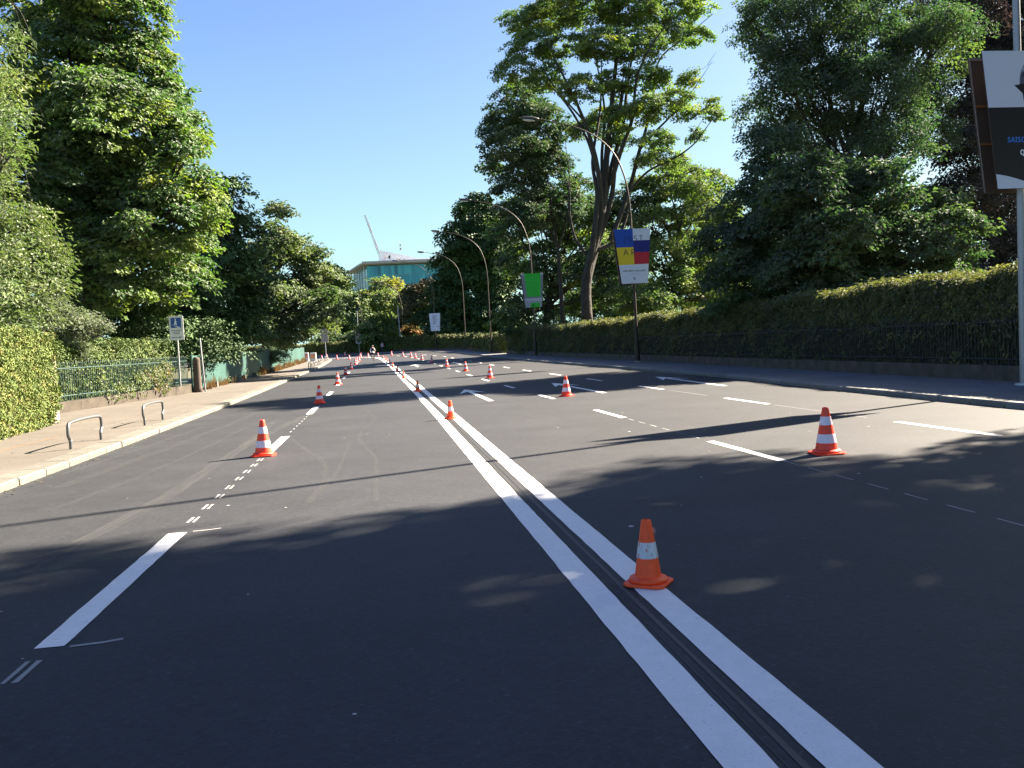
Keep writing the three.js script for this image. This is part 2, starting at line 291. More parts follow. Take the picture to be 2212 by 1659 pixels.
const orangeLine = mat([0.26, 0.13, 0.035], 0.85);
obj('survey_line', ribbon([[-7.6, 12], [-7.45, 17.5], [-7.3, 20.5]], 0.035, 0.104, 0.012), orangeLine, leftPavement);
obj('survey_line', ribbon([[-7.05, 22], [-6.9, 26], [-6.8, 31]], 0.03, 0.104, 0.01), chalk, leftPavement);

// ---------------------------------------------------------------- foliage
// A leaf cluster: many small folded leaves round a few twigs; crowns are built of thousands of them.
function cluster(seed, n, R, H, len, wid, up) {
  const r = rng(seed), pos = [], idx = [];
  for (let i = 0; i < n; i++) {
    const a = r() * 2 * Math.PI, q = Math.sqrt(r()) * R, c = V(Math.cos(a) * q, (r() - 0.5) * 2 * H * (1 - 0.5 * q / R), Math.sin(a) * q);
    const dir = V(Math.cos(a) + (r() - 0.5) * 1.4, -0.25 + (r() - 0.5) * 1.1, Math.sin(a) + (r() - 0.5) * 1.4).normalize();
    const nn = V((r() - 0.5) * up, 1, (r() - 0.5) * up); nn.addScaledVector(dir, -nn.dot(dir)).normalize();
    const side = dir.clone().cross(nn), l = len * (0.7 + 0.6 * r()), w = wid * (0.7 + 0.6 * r()), k = i * 4;
    const p = [c, c.clone().addScaledVector(dir, l * 0.45).addScaledVector(side, w / 2).addScaledVector(nn, w * 0.16), c.clone().addScaledVector(dir, l).addScaledVector(nn, -l * 0.12), c.clone().addScaledVector(dir, l * 0.45).addScaledVector(side, -w / 2).addScaledVector(nn, w * 0.16)];
    for (const v of p) pos.push(v.x, v.y, v.z);
    idx.push(k, k + 1, k + 2, k, k + 2, k + 3);
  }
  return geom(pos, null, idx).toNonIndexed();
}
const fix = g => { g.computeVertexNormals(); return g; };
const CL = {
  broad: fix(cluster(21, 26, 0.40, 0.20, 0.19, 0.15, 1.5)),      // large lobed leaves in tufts
  small: fix(cluster(22, 34, 0.34, 0.20, 0.12, 0.075, 1.9)),
  hedge: fix(cluster(23, 30, 0.17, 0.12, 0.085, 0.045, 2.4)),
  far: fix(cluster(24, 26, 0.62, 0.36, 0.34, 0.25, 1.8)),
  airy: fix(cluster(25, 24, 0.42, 0.30, 0.17, 0.06, 2.2)),
  ivy: fix(cluster(26, 14, 0.20, 0.14, 0.10, 0.08, 2.6)),
};
const UP = V(0, 1, 0);
function leaves(parent, name, kind, spots, material = leafMat) { // spots: [pos, scale, tilt axis vector, colour]
  const m = finish(new THREE.InstancedMesh(CL[kind], material, spots.length)); m.name = name; m.userData.kind = 'stuff';
  const M = new THREE.Matrix4(), Q = new THREE.Quaternion(), Y = new THREE.Quaternion();
  spots.forEach(([p, s, n, c, a], i) => { Q.setFromUnitVectors(UP, n); Y.setFromAxisAngle(UP, a); M.compose(p, Q.clone().multiply(Y), V(s, s, s)); m.setMatrixAt(i, M); m.setColorAt(i, c); });
  parent.add(m); return m;
}
// tones: list of [r, g, b, weight]
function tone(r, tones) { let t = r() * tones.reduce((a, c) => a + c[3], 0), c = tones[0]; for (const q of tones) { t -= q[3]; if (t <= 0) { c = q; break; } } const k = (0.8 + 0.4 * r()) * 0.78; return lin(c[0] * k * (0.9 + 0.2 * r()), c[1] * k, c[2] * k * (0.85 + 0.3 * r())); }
const totals = { clusters: 0 };
function crownSpots(r, lobes, o) {
  const out = [], area = o.spray ?? 0.6;
  for (const L of lobes) {
    const [rx, ry, rz] = L.r, surf = 4 * Math.PI * Math.pow((Math.pow(rx * ry, 1.6) + Math.pow(rx * rz, 1.6) + Math.pow(ry * rz, 1.6)) / 3, 1 / 1.6);
    const n = Math.max(5, Math.round(surf * (o.density ?? 1) * (L.k ?? 1) / (area * area * 3.1)));
    for (let i = 0; i < n; i++) {
      const u = r() * 2 - 1, a = r() * 2 * Math.PI, q = Math.sqrt(1 - u * u), dir = V(q * Math.cos(a), u, q * Math.sin(a));
      const f = 0.5 + 0.58 * Math.pow(r(), 0.6), p = V(L.c.x + dir.x * rx * f, L.c.y + dir.y * ry * f, L.c.z + dir.z * rz * f);
      if (lobes.some(K => K !== L && ((p.x - K.c.x) / K.r[0]) ** 2 + ((p.y - K.c.y) / K.r[1]) ** 2 + ((p.z - K.c.z) / K.r[2]) ** 2 < 0.28) && r() < 0.75) continue;
      if (p.y < (o.floor ?? -1e9)) continue;
      const out2 = V(dir.x, 0.25 * dir.y, dir.z), nrm = V(dir.x * 0.55, 1, dir.z * 0.55).normalize(), t = tone(r, L.tones ?? o.tones), big = 0.55 + 0.95 * r() * r() + 0.1, m = Math.round((o.per ?? 7) * (0.35 + 0.75 * big));
      const ax = nrm.clone().cross(V(1, 0.2, 0.4)).normalize(), ay = nrm.clone().cross(ax), flat = o.flat ?? 0.35;
      for (let k = 0; k < m; k++) {
        const b = r() * 2 * Math.PI, s = Math.sqrt(r()) * area * big, c = p.clone().addScaledVector(ax, Math.cos(b) * s).addScaledVector(ay, Math.sin(b) * s).addScaledVector(nrm, (r() - 0.5) * 2 * flat * area).addScaledVector(out2, 0.3 * s * r());
        const nn = V(nrm.x + (r() - 0.5) * 0.9, nrm.y, nrm.z + (r() - 0.5) * 0.9).normalize();
        const j = 0.85 + 0.3 * r(); out.push([c, (o.size ?? 1) * (0.7 + 0.6 * r()), nn, t.clone().multiplyScalar(j), r() * 6.28]);
      }
    }
  }
  totals.clusters += out.length; return out;
}
function tree(o) {
  const r = rng(o.seed), d = o.depth, s = 1 / ppm(d);
  const baseX = o.x ?? px(o.col, 780, d).x, baseY = gy(-d) + (o.lift ?? 0), root = thing(o.name ?? 'broadleaf_tree', o.label, o.category ?? 'tree', [baseX, baseY, -d], 0, o.group);
  const org = V(baseX, baseY, -d);
  const lobes = o.lobes.map(([x, y, R, dz = null, k = 1, tones, fl]) => { const q = d + (dz ?? (r() - 0.5) * (o.deep ?? 5)); return { c: (o.world ? V(x, y, dz) : px(x, y, q)).sub(org), r: [R * (o.world ? 1 : s) * 1.02, R * (o.world ? 1 : s) * (fl ?? o.squash ?? 0.85), R * (o.world ? 1 : s) * 1.1], k, tones }; });
  const wood = [], top = lobes.reduce((a, l) => l.c.y > a.c.y ? l : a), cx = lobes.reduce((a, l) => a + l.c.x, 0) / lobes.length, cz = lobes.reduce((a, l) => a + l.c.z, 0) / lobes.length;
  const H = top.c.y, tr = o.trunk ?? 0.02 * H + 0.08;
  if (o.limbs) { // limbs traced as they stand
    for (const [pts, r0, r1] of o.limbs) wood.push(tube(pts.map(([x, y, dz = 0]) => px(x, y, d + dz).sub(org)), r0 * (o.stout ?? 0.8), r1 * 0.7, 8, pts.length * 5));
    const b = px(o.limbs[0][0][0][0], o.limbs[0][0][0][1], d).sub(org); wood.push(tube([V(b.x, -0.3, b.z), V(b.x, b.y * 0.4, b.z), b], o.limbs[0][1] * 1.35 * (o.stout ?? 0.8), o.limbs[0][1] * (o.stout ?? 0.8), 10));
  } else {
    const spine = [V(0, -0.2, 0), V(cx * 0.1, H * 0.2, cz * 0.1), V(cx * 0.35, H * 0.45, cz * 0.3), V(lerp(cx, top.c.x, 0.5), H * 0.72, cz * 0.5), V(top.c.x, H * 0.97, top.c.z)];
    wood.push(tube(spine, f => tr * (1.25 * (1 - f) ** 1.2 + 0.06 + 0.5 * Math.max(0, 0.08 - f) * 6), 0, 9, 18));
    const cur = new THREE.CatmullRomCurve3(spine);
    for (const L of lobes) if (L !== top) { const f = clamp(L.c.y / H * 0.72 - 0.08, 0.34, 0.85), p = cur.getPoint(f), m = p.clone().lerp(L.c, 0.5).add(V((r() - 0.5) * 0.5, -0.1 * L.r[1], (r() - 0.5) * 0.5)); wood.push(tube([p, m, L.c, L.c.clone().addScaledVector(L.c.clone().sub(p).normalize(), L.r[0] * 0.6)], Math.min(tr * 0.4 * (1 - f * 0.5), L.r[0] * 0.055 + 0.02), 0.012, 6, 10));
      for (let k = 0; k < (o.twigs ?? 3); k++) { const e = V(r() - 0.5, (r() - 0.3), r() - 0.5).normalize(); wood.push(tube([m.clone().lerp(L.c, 0.6), L.c.clone().add(V(e.x * L.r[0] * 0.5, e.y * L.r[1] * 0.4, e.z * L.r[2] * 0.5)), L.c.clone().add(V(e.x * L.r[0] * 0.95, e.y * L.r[1] * 0.95, e.z * L.r[2] * 0.95))], tr * 0.14, 0.008, 5, 6)); } }
  }
  if (o.extra) for (const [pts, r0, r1] of o.extra) wood.push(tube(pts.map(([x, y, dz = 0]) => px(x, y, d + dz).sub(org)), r0, r1, 5, pts.length * 5));
  obj('trunk', merge(wood), o.bark ?? bark, root);
  leaves(root, 'crown', o.leaf ?? 'broad', crownSpots(r, lobes, { floor: 0.25, ...o }), o.leafMat ?? leafMat);
  return root;
}
// tones
const FRESH = [[0.10, 0.205, 0.022, 4], [0.062, 0.15, 0.02, 4], [0.17, 0.26, 0.022, 1.6], [0.21, 0.29, 0.025, 0.5]];
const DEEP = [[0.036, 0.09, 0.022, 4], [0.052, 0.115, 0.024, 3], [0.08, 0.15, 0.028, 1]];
const OLIVE = [[0.12, 0.185, 0.036, 4], [0.085, 0.15, 0.03, 3], [0.17, 0.22, 0.045, 1]];
const SAGE = [[0.16, 0.205, 0.095, 4], [0.115, 0.16, 0.065, 3]];
const LIME = [[0.19, 0.27, 0.022, 4], [0.13, 0.21, 0.022, 3], [0.28, 0.30, 0.02, 0.8]];
const GOLD = [[0.15, 0.25, 0.026, 4], [0.105, 0.205, 0.024, 4], [0.24, 0.30, 0.024, 0.8]];
const COPPER = [[0.026, 0.018, 0.02, 4], [0.036, 0.024, 0.02, 2], [0.045, 0.055, 0.02, 1]];
const YELLOW = [[0.34, 0.30, 0.02, 1]];

// left side
tree({ seed: 101, name: 'sweetgum_tree', label: 'tall bright green tree with star-shaped leaf tufts behind the green picket fence', depth: 41, col: 190, leaf: 'broad', tones: FRESH, density: 1.2, deep: 5, trunk: 0.42, spray: 0.62, per: 7,
  lobes: [[190, -60, 90], [110, 30, 70], [240, 40, 95], [300, 110, 60], [150, 130, 95], [280, 180, 85], [355, 215, 45], [60, 190, 60], [110, 260, 95], [220, 270, 100], [330, 290, 80], [400, 275, 40], [420, 310, 32], [170, 370, 100], [300, 380, 90], [385, 370, 55], [90, 400, 80], [240, 470, 100], [350, 470, 80], [410, 445, 50], [150, 500, 85], [90, 560, 70], [200, 580, 85], [300, 570, 85], [390, 545, 62, 4], [415, 595, 38, 4.5], [340, 640, 60, 4.5], [240, 660, 70, 4]] });
tree({ seed: 102, name: 'drooping_tree', label: 'olive green tree with drooping bare twigs at the hedge by the pavement', depth: 28, col: -110, leaf: 'airy', tones: OLIVE, density: 1.0, deep: 4, trunk: 0.3, spray: 0.5, per: 6, flat: 0.7,
  lobes: [[-260, -60, 150], [-330, 150, 160], [-480, 0, 170], [-300, 380, 160], [-520, 250, 170], [-120, 100, 110], [-60, 200, 80], [-90, 330, 100], [-20, 280, 45], [5, 345, 40], [-30, 430, 60], [30, 480, 50], [-80, 540, 100], [60, 540, 55], [20, 600, 70], [95, 560, 32], [-40, 660, 90], [60, 620, 45]],
  extra: [[[[-60, -20], [30, 10], [60, 60], [78, 118]], 0.03, 0.006], [[[30, 10], [45, 55], [55, 90]], 0.012, 0.004], [[[-60, 240], [20, 320], [50, 360], [72, 480]], 0.03, 0.006], [[[-30, 300], [20, 370], [28, 450]], 0.02, 0.005], [[[-40, 330], [5, 400], [8, 500]], 0.018, 0.005], [[[20, 330], [60, 370], [85, 400]], 0.012, 0.004], [[[-40, -20], [15, 40], [20, 75]], 0.01, 0.003], [[[-40, 340], [0, 400], [-5, 480]], 0.02, 0.005]] });
tree({ seed: 103, name: 'shrub', category: 'shrub', label: 'grey-green shrub spilling over the end of the clipped hedge', depth: 34, col: 100, leaf: 'small', tones: SAGE, density: 1.3, deep: 2, trunk: 0.07, spray: 0.36, per: 6, twigs: 2, size: 0.8,
  lobes: [[110, 690, 48], [80, 740, 50], [160, 700, 26], [185, 690, 20], [140, 750, 36], [210, 712, 16], [60, 690, 30], [110, 780, 40]] });
tree({ seed: 104, name: 'shrub', category: 'shrub', label: 'mid green shrub behind the tall clipped hedge block', depth: 33, col: 0, leaf: 'small', tones: OLIVE, density: 1.2, deep: 2, trunk: 0.07, spray: 0.4, per: 6, twigs: 2,
  lobes: [[0, 690, 50], [-40, 660, 60], [40, 720, 40], [-20, 760, 50]] });
tree({ seed: 105, leafMat: solidLeaf, label: 'dark green tree between the sweetgum and the round tree', depth: 56, col: 460, leaf: 'broad', tones: DEEP, density: 1.15, deep: 6, spray: 0.75, per: 7, size: 1.15,
  lobes: [[500, 410, 26], [480, 440, 42], [520, 500, 36], [455, 520, 55], [500, 570, 60], [420, 620, 70], [480, 660, 70], [540, 620, 45], [400, 690, 60], [340, 700, 60], [530, 700, 45], [450, 730, 60]] });
tree({ seed: 106, label: 'round dull green tree with a pointed top leaning over the green hoarding', depth: 66, x: -12.5, col: 610, leaf: 'broad', tones: OLIVE.concat([[0.06, 0.11, 0.025, 3]]), density: 1.25, deep: 6, spray: 0.85, per: 7, size: 1.25,
  lobes: [[594, 460, 13], [592, 490, 22], [600, 525, 34], [640, 535, 36], [565, 545, 24], [680, 565, 22], [620, 590, 58], [675, 610, 45], [560, 620, 50], [700, 650, 30], [640, 660, 65], [580, 690, 60], [690, 690, 28], [625, 715, 42], [545, 715, 38]] });
tree({ seed: 107, name: 'shrub', category: 'shrub', label: 'blue-green rounded bush showing above the hoarding', depth: 74, col: 578, leaf: 'small', tones: [[0.07, 0.13, 0.05, 1]], density: 1.5, deep: 1.5, trunk: 0.06, spray: 0.5, per: 7, lobes: [[578, 765, 20], [560, 772, 15], [596, 770, 16]] });
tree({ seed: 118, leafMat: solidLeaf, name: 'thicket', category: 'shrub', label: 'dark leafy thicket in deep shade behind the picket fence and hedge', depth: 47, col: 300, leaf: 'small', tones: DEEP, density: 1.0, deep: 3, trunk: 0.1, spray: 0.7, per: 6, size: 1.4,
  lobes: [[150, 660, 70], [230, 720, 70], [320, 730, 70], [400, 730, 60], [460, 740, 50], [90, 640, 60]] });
// far end of the street
tree({ seed: 108, leafMat: solidLeaf, label: 'tall olive tree left of the glass building', depth: 196, col: 745, leaf: 'far', tones: OLIVE.concat(DEEP), density: 1.5, deep: 10, spray: 1.5, per: 7, size: 1.6, lobes: [[704, 594, 22], [726, 600, 20], [718, 628, 30], [742, 632, 22], [712, 660, 34], [748, 666, 32], [776, 676, 20], [740, 695, 38], [780, 695, 30], [700, 690, 30]] });
tree({ seed: 109, label: 'yellow-green tree in full sun below the glass building', depth: 206, col: 840, leaf: 'far', tones: LIME, density: 1.5, deep: 10, spray: 1.5, per: 7, size: 1.6, lobes: [[822, 622, 20], [852, 625, 20], [800, 650, 22], [835, 650, 28], [868, 650, 22], [882, 672, 18], [850, 690, 32], [815, 690, 28]] });
tree({ seed: 110, leafMat: solidLeaf, name: 'small_tree', label: 'small airy grey-green tree at the bend beside the white sign', depth: 143, col: 812, leaf: 'far', tones: OLIVE, density: 1.1, deep: 3, trunk: 0.12, spray: 1.0, per: 6, size: 1.0, lobes: [[788, 718, 20], [812, 705, 22], [832, 712, 20], [775, 735, 16], [805, 738, 22], [838, 738, 18], [822, 690, 12]] });
tree({ seed: 111, leafMat: solidLeaf, name: 'shrub', category: 'shrub', label: 'bush with orange and yellow leaves at the bend', depth: 150, col: 880, leaf: 'far', tones: [[0.30, 0.13, 0.03, 1], [0.24, 0.22, 0.03, 2]], density: 1.4, deep: 1, trunk: 0.08, spray: 0.9, per: 6, size: 0.8, lobes: [[884, 712, 10], [876, 722, 12], [896, 720, 10]] });
tree({ seed: 112, leafMat: solidLeaf, label: 'brownish green tree in front of the glass building', depth: 172, col: 915, leaf: 'far', tones: [[0.10, 0.09, 0.035, 3], [0.07, 0.08, 0.03, 3]], density: 1.3, deep: 6, spray: 1.3, per: 7, size: 1.4, lobes: [[902, 628, 14], [926, 616, 14], [900, 640, 26], [930, 650, 30], [905, 690, 32], [870, 710, 26], [935, 715, 30]] });
for (const [i, c, w] of [[0, 720, 32], [1, 772, 26], [2, 860, 24], [3, 905, 26]]) tree({ seed: 130 + i, name: 'shrub', category: 'shrub', label: 'dark shrub in the shade behind the far kerb at the bend', group: 'dark shrubs at the bend', depth: 150, col: c, leaf: 'far', tones: DEEP, density: 1.4, deep: 2, trunk: 0.1, spray: 1.0, per: 6, lobes: [[c - w * 0.5, 740, w * 0.6], [c + w * 0.4, 742, w * 0.6], [c, 730, w * 0.6], [c + w * 0.9, 748, w * 0.4]] });
// right side
tree({ seed: 113, leafMat: solidLeaf, label: 'dense dark green tree behind the lamp posts at the far right hedge', depth: 143, x: 18, col: 1040, leaf: 'far', tones: DEEP, density: 1.5, deep: 8, spray: 1.35, per: 7, size: 1.35,
  lobes: [[1032, 440, 20], [1012, 470, 30], [1050, 475, 36], [988, 515, 30], [1030, 520, 45], [1080, 530, 45], [978, 575, 32], [1005, 585, 48], [1070, 600, 52], [962, 635, 32], [1005, 655, 50], [1060, 670, 50], [930, 690, 26], [970, 710, 36], [1030, 720, 40], [1100, 690, 40]] });
const pads = [[1110, 150, 36], [1150, 95, 44], [1130, 40, 46], [1200, 30, 56], [1280, 10, 62], [1360, 20, 60], [1440, 10, 50], [1505, 12, 34], [1225, 105, 50], [1300, 90, 52], [1385, 95, 54], [1455, 70, 46], [1500, 75, 28], [1180, 165, 36], [1250, 190, 40], [1330, 175, 44], [1400, 165, 40], [1300, 250, 36], [1350, 240, 34], [1400, 235, 40], [1455, 215, 34], [1500, 165, 24], [1480, 240, 30], [1535, 225, 22], [1265, 285, 34], [1340, 290, 32], [1420, 300, 32], [1420, 345, 40], [1465, 350, 26], [1500, 290, 20], [1535, 252, 18], [1200, -40, 60], [1320, -50, 60], [1420, -50, 50]];
tree({ seed: 114, name: 'tall_spreading_tree', label: 'very tall spreading tree with dark fanning stems behind the right hedge', depth: 68, col: 1268, stout: 0.95, leaf: 'broad', tones: GOLD, density: 1.15, deep: 7, spray: 0.62, per: 7, flat: 0.22, size: 0.92, squash: 0.55, lobes: pads,
  limbs: [[[[1268, 690], [1266, 620], [1276, 560], [1298, 470], [1306, 400], [1312, 320], [1322, 220], [1332, 120], [1338, 0], [1340, -80]], 0.5, 0.06],
    [[[1300, 470, 0], [1296, 400, -0.6], [1284, 330, -1], [1262, 262, -1.4], [1235, 200, -2], [1200, 130, -2.4], [1170, 60, -2.6]], 0.26, 0.04], [[[1290, 370, -0.6], [1268, 300, 0], [1220, 220, 1], [1170, 170, 1.4], [1115, 150, 1.6]], 0.16, 0.03],
    [[[1306, 430, 0], [1324, 350, 1], [1344, 280, 1.6], [1356, 180, 2], [1372, 90, 2.4], [1392, 10, 3]], 0.26, 0.04], [[[1318, 400, 0], [1340, 330, -1], [1365, 260, -1.4], [1378, 160, -1.8], [1420, 80, -2.4], [1470, 20, -3]], 0.22, 0.03],
    [[[1318, 520, 0], [1345, 450, 0], [1362, 400, 0.6], [1380, 330, 1], [1395, 280, 1.2], [1412, 200, 1.6], [1424, 130, 2], [1480, 80, 2.4], [1540, 30, 2.6]], 0.24, 0.03], [[[1362, 410, 0], [1400, 370, -0.6], [1460, 340, -1], [1500, 310, -1.2], [1530, 270, -1.4], [1560, 232, -1.6]], 0.12, 0.02],
    [[[1384, 320, 0.6], [1420, 280, 0.4], [1460, 240, 0.3], [1500, 190, 0.2], [1540, 130, 0.2]], 0.12, 0.012], [[[1270, 600, 0.2], [1292, 520, 0.3], [1320, 430, 0.4], [1330, 340, 0.4], [1340, 240, 0.2], [1362, 120, 0]], 0.34, 0.05], [[[1268, 600, -0.2], [1284, 500, -0.4], [1290, 420, -0.4], [1280, 350, -0.2], [1296, 240, 0.4], [1300, 120, 0.8]], 0.3, 0.05],
    [[[1276, 560, 0], [1245, 520, 0.5], [1232, 470, 0.8], [1228, 400, 1], [1200, 340, 1.2]], 0.16, 0.03], [[[1290, 540, 0], [1330, 520, 0.4], [1352, 470, 0.6], [1360, 420, 0.7]], 0.2, 0.16],
    [[[1304, 420, 0], [1300, 340, 0.8], [1306, 240, 1.2], [1290, 140, 1.6], [1275, 40, 2]], 0.18, 0.03], [[[1310, 350, 0], [1330, 270, 0.4], [1345, 180, 0.4], [1350, 80, 0.4]], 0.14, 0.03], [[[1262, 262, -1.4], [1200, 190, -1], [1150, 110, -1]], 0.09, 0.02], [[[1500, 310, -1.2], [1505, 280, -1.2], [1520, 255, -1.2]], 0.04, 0.015]],
  extra: [[[[1528, 140], [1542, 120], [1548, 112]], 0.02, 0.006], [[[1515, 150], [1535, 138], [1545, 135]], 0.015, 0.005]] });
tree({ seed: 115, label: 'dark green vase-shaped tree left of the tall spreading tree', depth: 81, col: 1210, leaf: 'broad', tones: DEEP.concat([[0.08, 0.13, 0.025, 2]]), density: 1.2, deep: 6, spray: 0.85, per: 7, flat: 0.25, size: 1.2, squash: 0.65,
  lobes: [[1110, 205, 34], [1140, 190, 30], [1085, 245, 36], [1130, 250, 40], [1165, 235, 30], [1070, 300, 34], [1120, 310, 42], [1170, 300, 40], [1215, 290, 34], [1080, 355, 36], [1135, 370, 44], [1190, 360, 44], [1100, 400, 34], [1160, 420, 40], [1210, 420, 40], [1110, 450, 38], [1170, 470, 42], [1225, 470, 36], [1105, 270, 30], [1150, 330, 36], [1190, 250, 24]],
  limbs: [[[[1210, 600], [1205, 540], [1196, 480], [1185, 400], [1165, 320], [1150, 230]], 0.24, 0.03], [[[1205, 540], [1175, 460, 1], [1150, 390, 1], [1120, 300, 1.4], [1105, 230, 1.6]], 0.15, 0.02], [[[1200, 500], [1160, 440, -1], [1120, 390, -1.4], [1085, 340, -1.6]], 0.12, 0.02], [[[1205, 540], [1225, 470, -0.6], [1230, 380, -1], [1220, 300, -1]], 0.14, 0.02]] });
tree({ seed: 116, label: 'sunlit yellow-green tree behind the art poster lamp post', depth: 82, col: 1460, leaf: 'broad', tones: GOLD.concat([[0.14, 0.19, 0.03, 3]]), density: 1.1, deep: 8, spray: 0.9, per: 7, size: 1.35, squash: 0.8,
  lobes: [[1395, 410, 40], [1440, 390, 46], [1490, 395, 42], [1540, 390, 36], [1470, 440, 56], [1540, 450, 48], [1410, 480, 52], [1500, 520, 60], [1430, 560, 56], [1520, 590, 50], [1380, 540, 40], [1450, 620, 50], [1400, 650, 44], [1530, 650, 40], [1360, 640, 40], [1590, 640, 40]] });
tree({ seed: 117, label: 'green tree with layered branches behind the green poster lamp post', depth: 88, col: 1180, leaf: 'broad', tones: FRESH.concat(DEEP), density: 1.1, deep: 8, spray: 0.95, per: 7, size: 1.4, squash: 0.75,
  lobes: [[1150, 440, 42], [1200, 450, 46], [1250, 440, 40], [1110, 490, 42], [1170, 510, 52], [1240, 500, 46], [1290, 520, 36], [1120, 560, 46], [1190, 580, 52], [1250, 580, 44], [1140, 630, 46], [1220, 650, 50], [1290, 640, 40], [1180, 690, 40], [1110, 690, 36], [1290, 465, 42], [1335, 455, 42], [1345, 540, 48], [1240, 405, 30], [1330, 620, 44], [1300, 560, 40]] });
tree({ seed: 119, label: 'large dark tree with fine leaves rising behind the right hedge', depth: 39, col: 1835, leaf: 'small', tones: DEEP, density: 1.25, deep: 7, trunk: 0.34, spray: 0.62, per: 6, size: 1.2, flat: 0.45,
  lobes: [[1620, 50, 44], [1660, 20, 50], [1700, 80, 60], [1640, 95, 34], [1760, 20, 80], [1850, -20, 90], [1940, 10, 80], [1780, 110, 80], [1870, 100, 90], [1960, 110, 70], [2030, 60, 50], [1700, 170, 64], [1790, 210, 80], [1890, 210, 90], [1980, 210, 66], [1660, 240, 52], [1740, 290, 74], [1840, 310, 84], [1930, 310, 74], [2010, 290, 50], [1690, 330, 56], [1640, 290, 36], [2050, 60, 50], [2030, 150, 44]] });
tree({ seed: 120, name: 'cherry_tree', label: 'low dark tree with drooping leaves directly behind the right hedge', depth: 34, col: 1790, leaf: 'broad', tones: DEEP, density: 1.3, deep: 5, trunk: 0.2, spray: 0.6, per: 6, flat: 0.35, size: 0.95,
  lobes: [[1650, 400, 60], [1740, 390, 70], [1840, 400, 80], [1940, 400, 70], [1600, 460, 60], [1690, 470, 76], [1800, 490, 80], [1900, 490, 80], [2000, 450, 66], [1560, 540, 56], [1640, 550, 76], [1750, 570, 80], [1860, 580, 80], [1970, 550, 76], [2050, 510, 60], [1580, 620, 60], [1680, 640, 70], [1800, 650, 70], [1910, 640, 70], [2010, 620, 66], [2080, 580, 50]] });
tree({ seed: 121, name: 'copper_beech', label: 'dark purple-leaved beech behind the large black and white poster', depth: 45, col: 2160, leaf: 'small', tones: COPPER, density: 1.9, deep: 7, trunk: 0.4, spray: 0.75, per: 6, size: 1.35,
  lobes: [[2080, 30, 60], [2150, 0, 80], [2240, 20, 90], [2110, 110, 66], [2190, 120, 76], [2280, 130, 90], [2090, 210, 56], [2160, 230, 76], [2250, 250, 86], [2070, 310, 50], [2140, 340, 76], [2230, 360, 86], [2090, 420, 60], [2170, 450, 80], [2260, 480, 86], [2110, 520, 66], [2200, 550, 80], [2290, 600, 90], [2050, 430, 40], [2100, 620, 60], [2160, 620, 60], [2210, 660, 60], [2040, -30, 60], [2130, -70, 80], [2220, -80, 80], [2220, 60, 70]] });
for (const [i, c, dp, top] of [[0, 1560, 112, 470], [1, 1690, 104, 430], [2, 1830, 96, 440], [3, 1320, 125, 520]]) tree({ seed: 160 + i, label: ['green tree in the park glimpsed between the yellow-green tree and the dark tree', 'park tree glimpsed through the low dark tree', 'park tree far behind the large dark tree', 'park tree behind the trunk of the tall spreading tree'][i], depth: dp, col: c, leaf: 'far', tones: GOLD.concat(DEEP), density: 1.2, deep: 8, spray: 1.2, per: 7, size: 1.2,
  lobes: [[c - 10, top, 40], [c - 50, top + 60, 46], [c + 30, top + 60, 46], [c - 60, top + 130, 46], [c + 10, top + 130, 50], [c + 65, top + 130, 44], [c - 40, top + 200, 44], [c + 40, top + 200, 44]] });
// trees beside the camera's right shoulder: they shade the near carriageway
const W = (x, y, z, R, k = 1) => [x, y, R, z, k];
tree({ seed: 122, name: 'roadside_tree', label: 'large tree beside the near road casting the dappled foreground shade', group: 'trees shading the near road', depth: 9, x: 21, leaf: 'broad', tones: DEEP, leafMat: solidLeaf, world: true, density: 0.62, trunk: 0.4, spray: 1.0, per: 9, size: 1.25,
  lobes: [W(20, 8, -9.5, 3), W(23, 9, -11.5, 3), W(19.5, 12, -13, 2.8), W(23, 13, -14, 2.6), W(27, 12.5, -13, 3), W(20.5, 16, -13.5, 3), W(24.5, 17.5, -15.5, 3), W(28, 17.8, -16.5, 3), W(25, 21.5, -13.5, 3), W(22, 12, -8.5, 3.2), W(25, 17, -9, 3.6), W(19, 9, -8, 3), W(29, 21, -14, 3), W(29, 17, -10, 3), W(24.5, 20.5, -16.5, 2.6), W(26.5, 23, -16, 2.4)] });
tree({ seed: 123, name: 'roadside_tree', label: 'large tree beside the near road casting the dappled foreground shade', group: 'trees shading the near road', depth: -2, x: 22, leaf: 'broad', tones: DEEP, leafMat: solidLeaf, world: true, density: 0.65, trunk: 0.4, spray: 1.0, per: 9, size: 1.25,
  lobes: [W(20, 8, 1, 3.2), W(24, 9, -1, 3.2), W(19, 12, -2, 3.2), W(23.5, 13, 2, 3.4), W(27, 13, -3, 3.2), W(21, 17, -3, 3.2), W(25, 19, -1, 3.6), W(21.5, 9, 5, 3), W(22, 14, 6, 3.2), W(26, 20, -5, 3.2), W(29, 18, -2, 3.2), W(22, 17.5, 3, 3)] });
tree({ seed: 124, name: 'roadside_tree', label: 'large tree beside the near road casting the dappled foreground shade', group: 'trees shading the near road', depth: -12, x: 21, leaf: 'broad', tones: DEEP, leafMat: solidLeaf, world: true, density: 0.7, trunk: 0.4, spray: 0.8, per: 6, size: 1.25,
  lobes: [W(19, 9, 11, 3.4), W(23, 10, 12, 3.4), W(21, 14, 10, 3.4), W(24, 15, 14, 3.2), W(20, 13, 15, 3.2), W(22, 18, 12, 3)] });

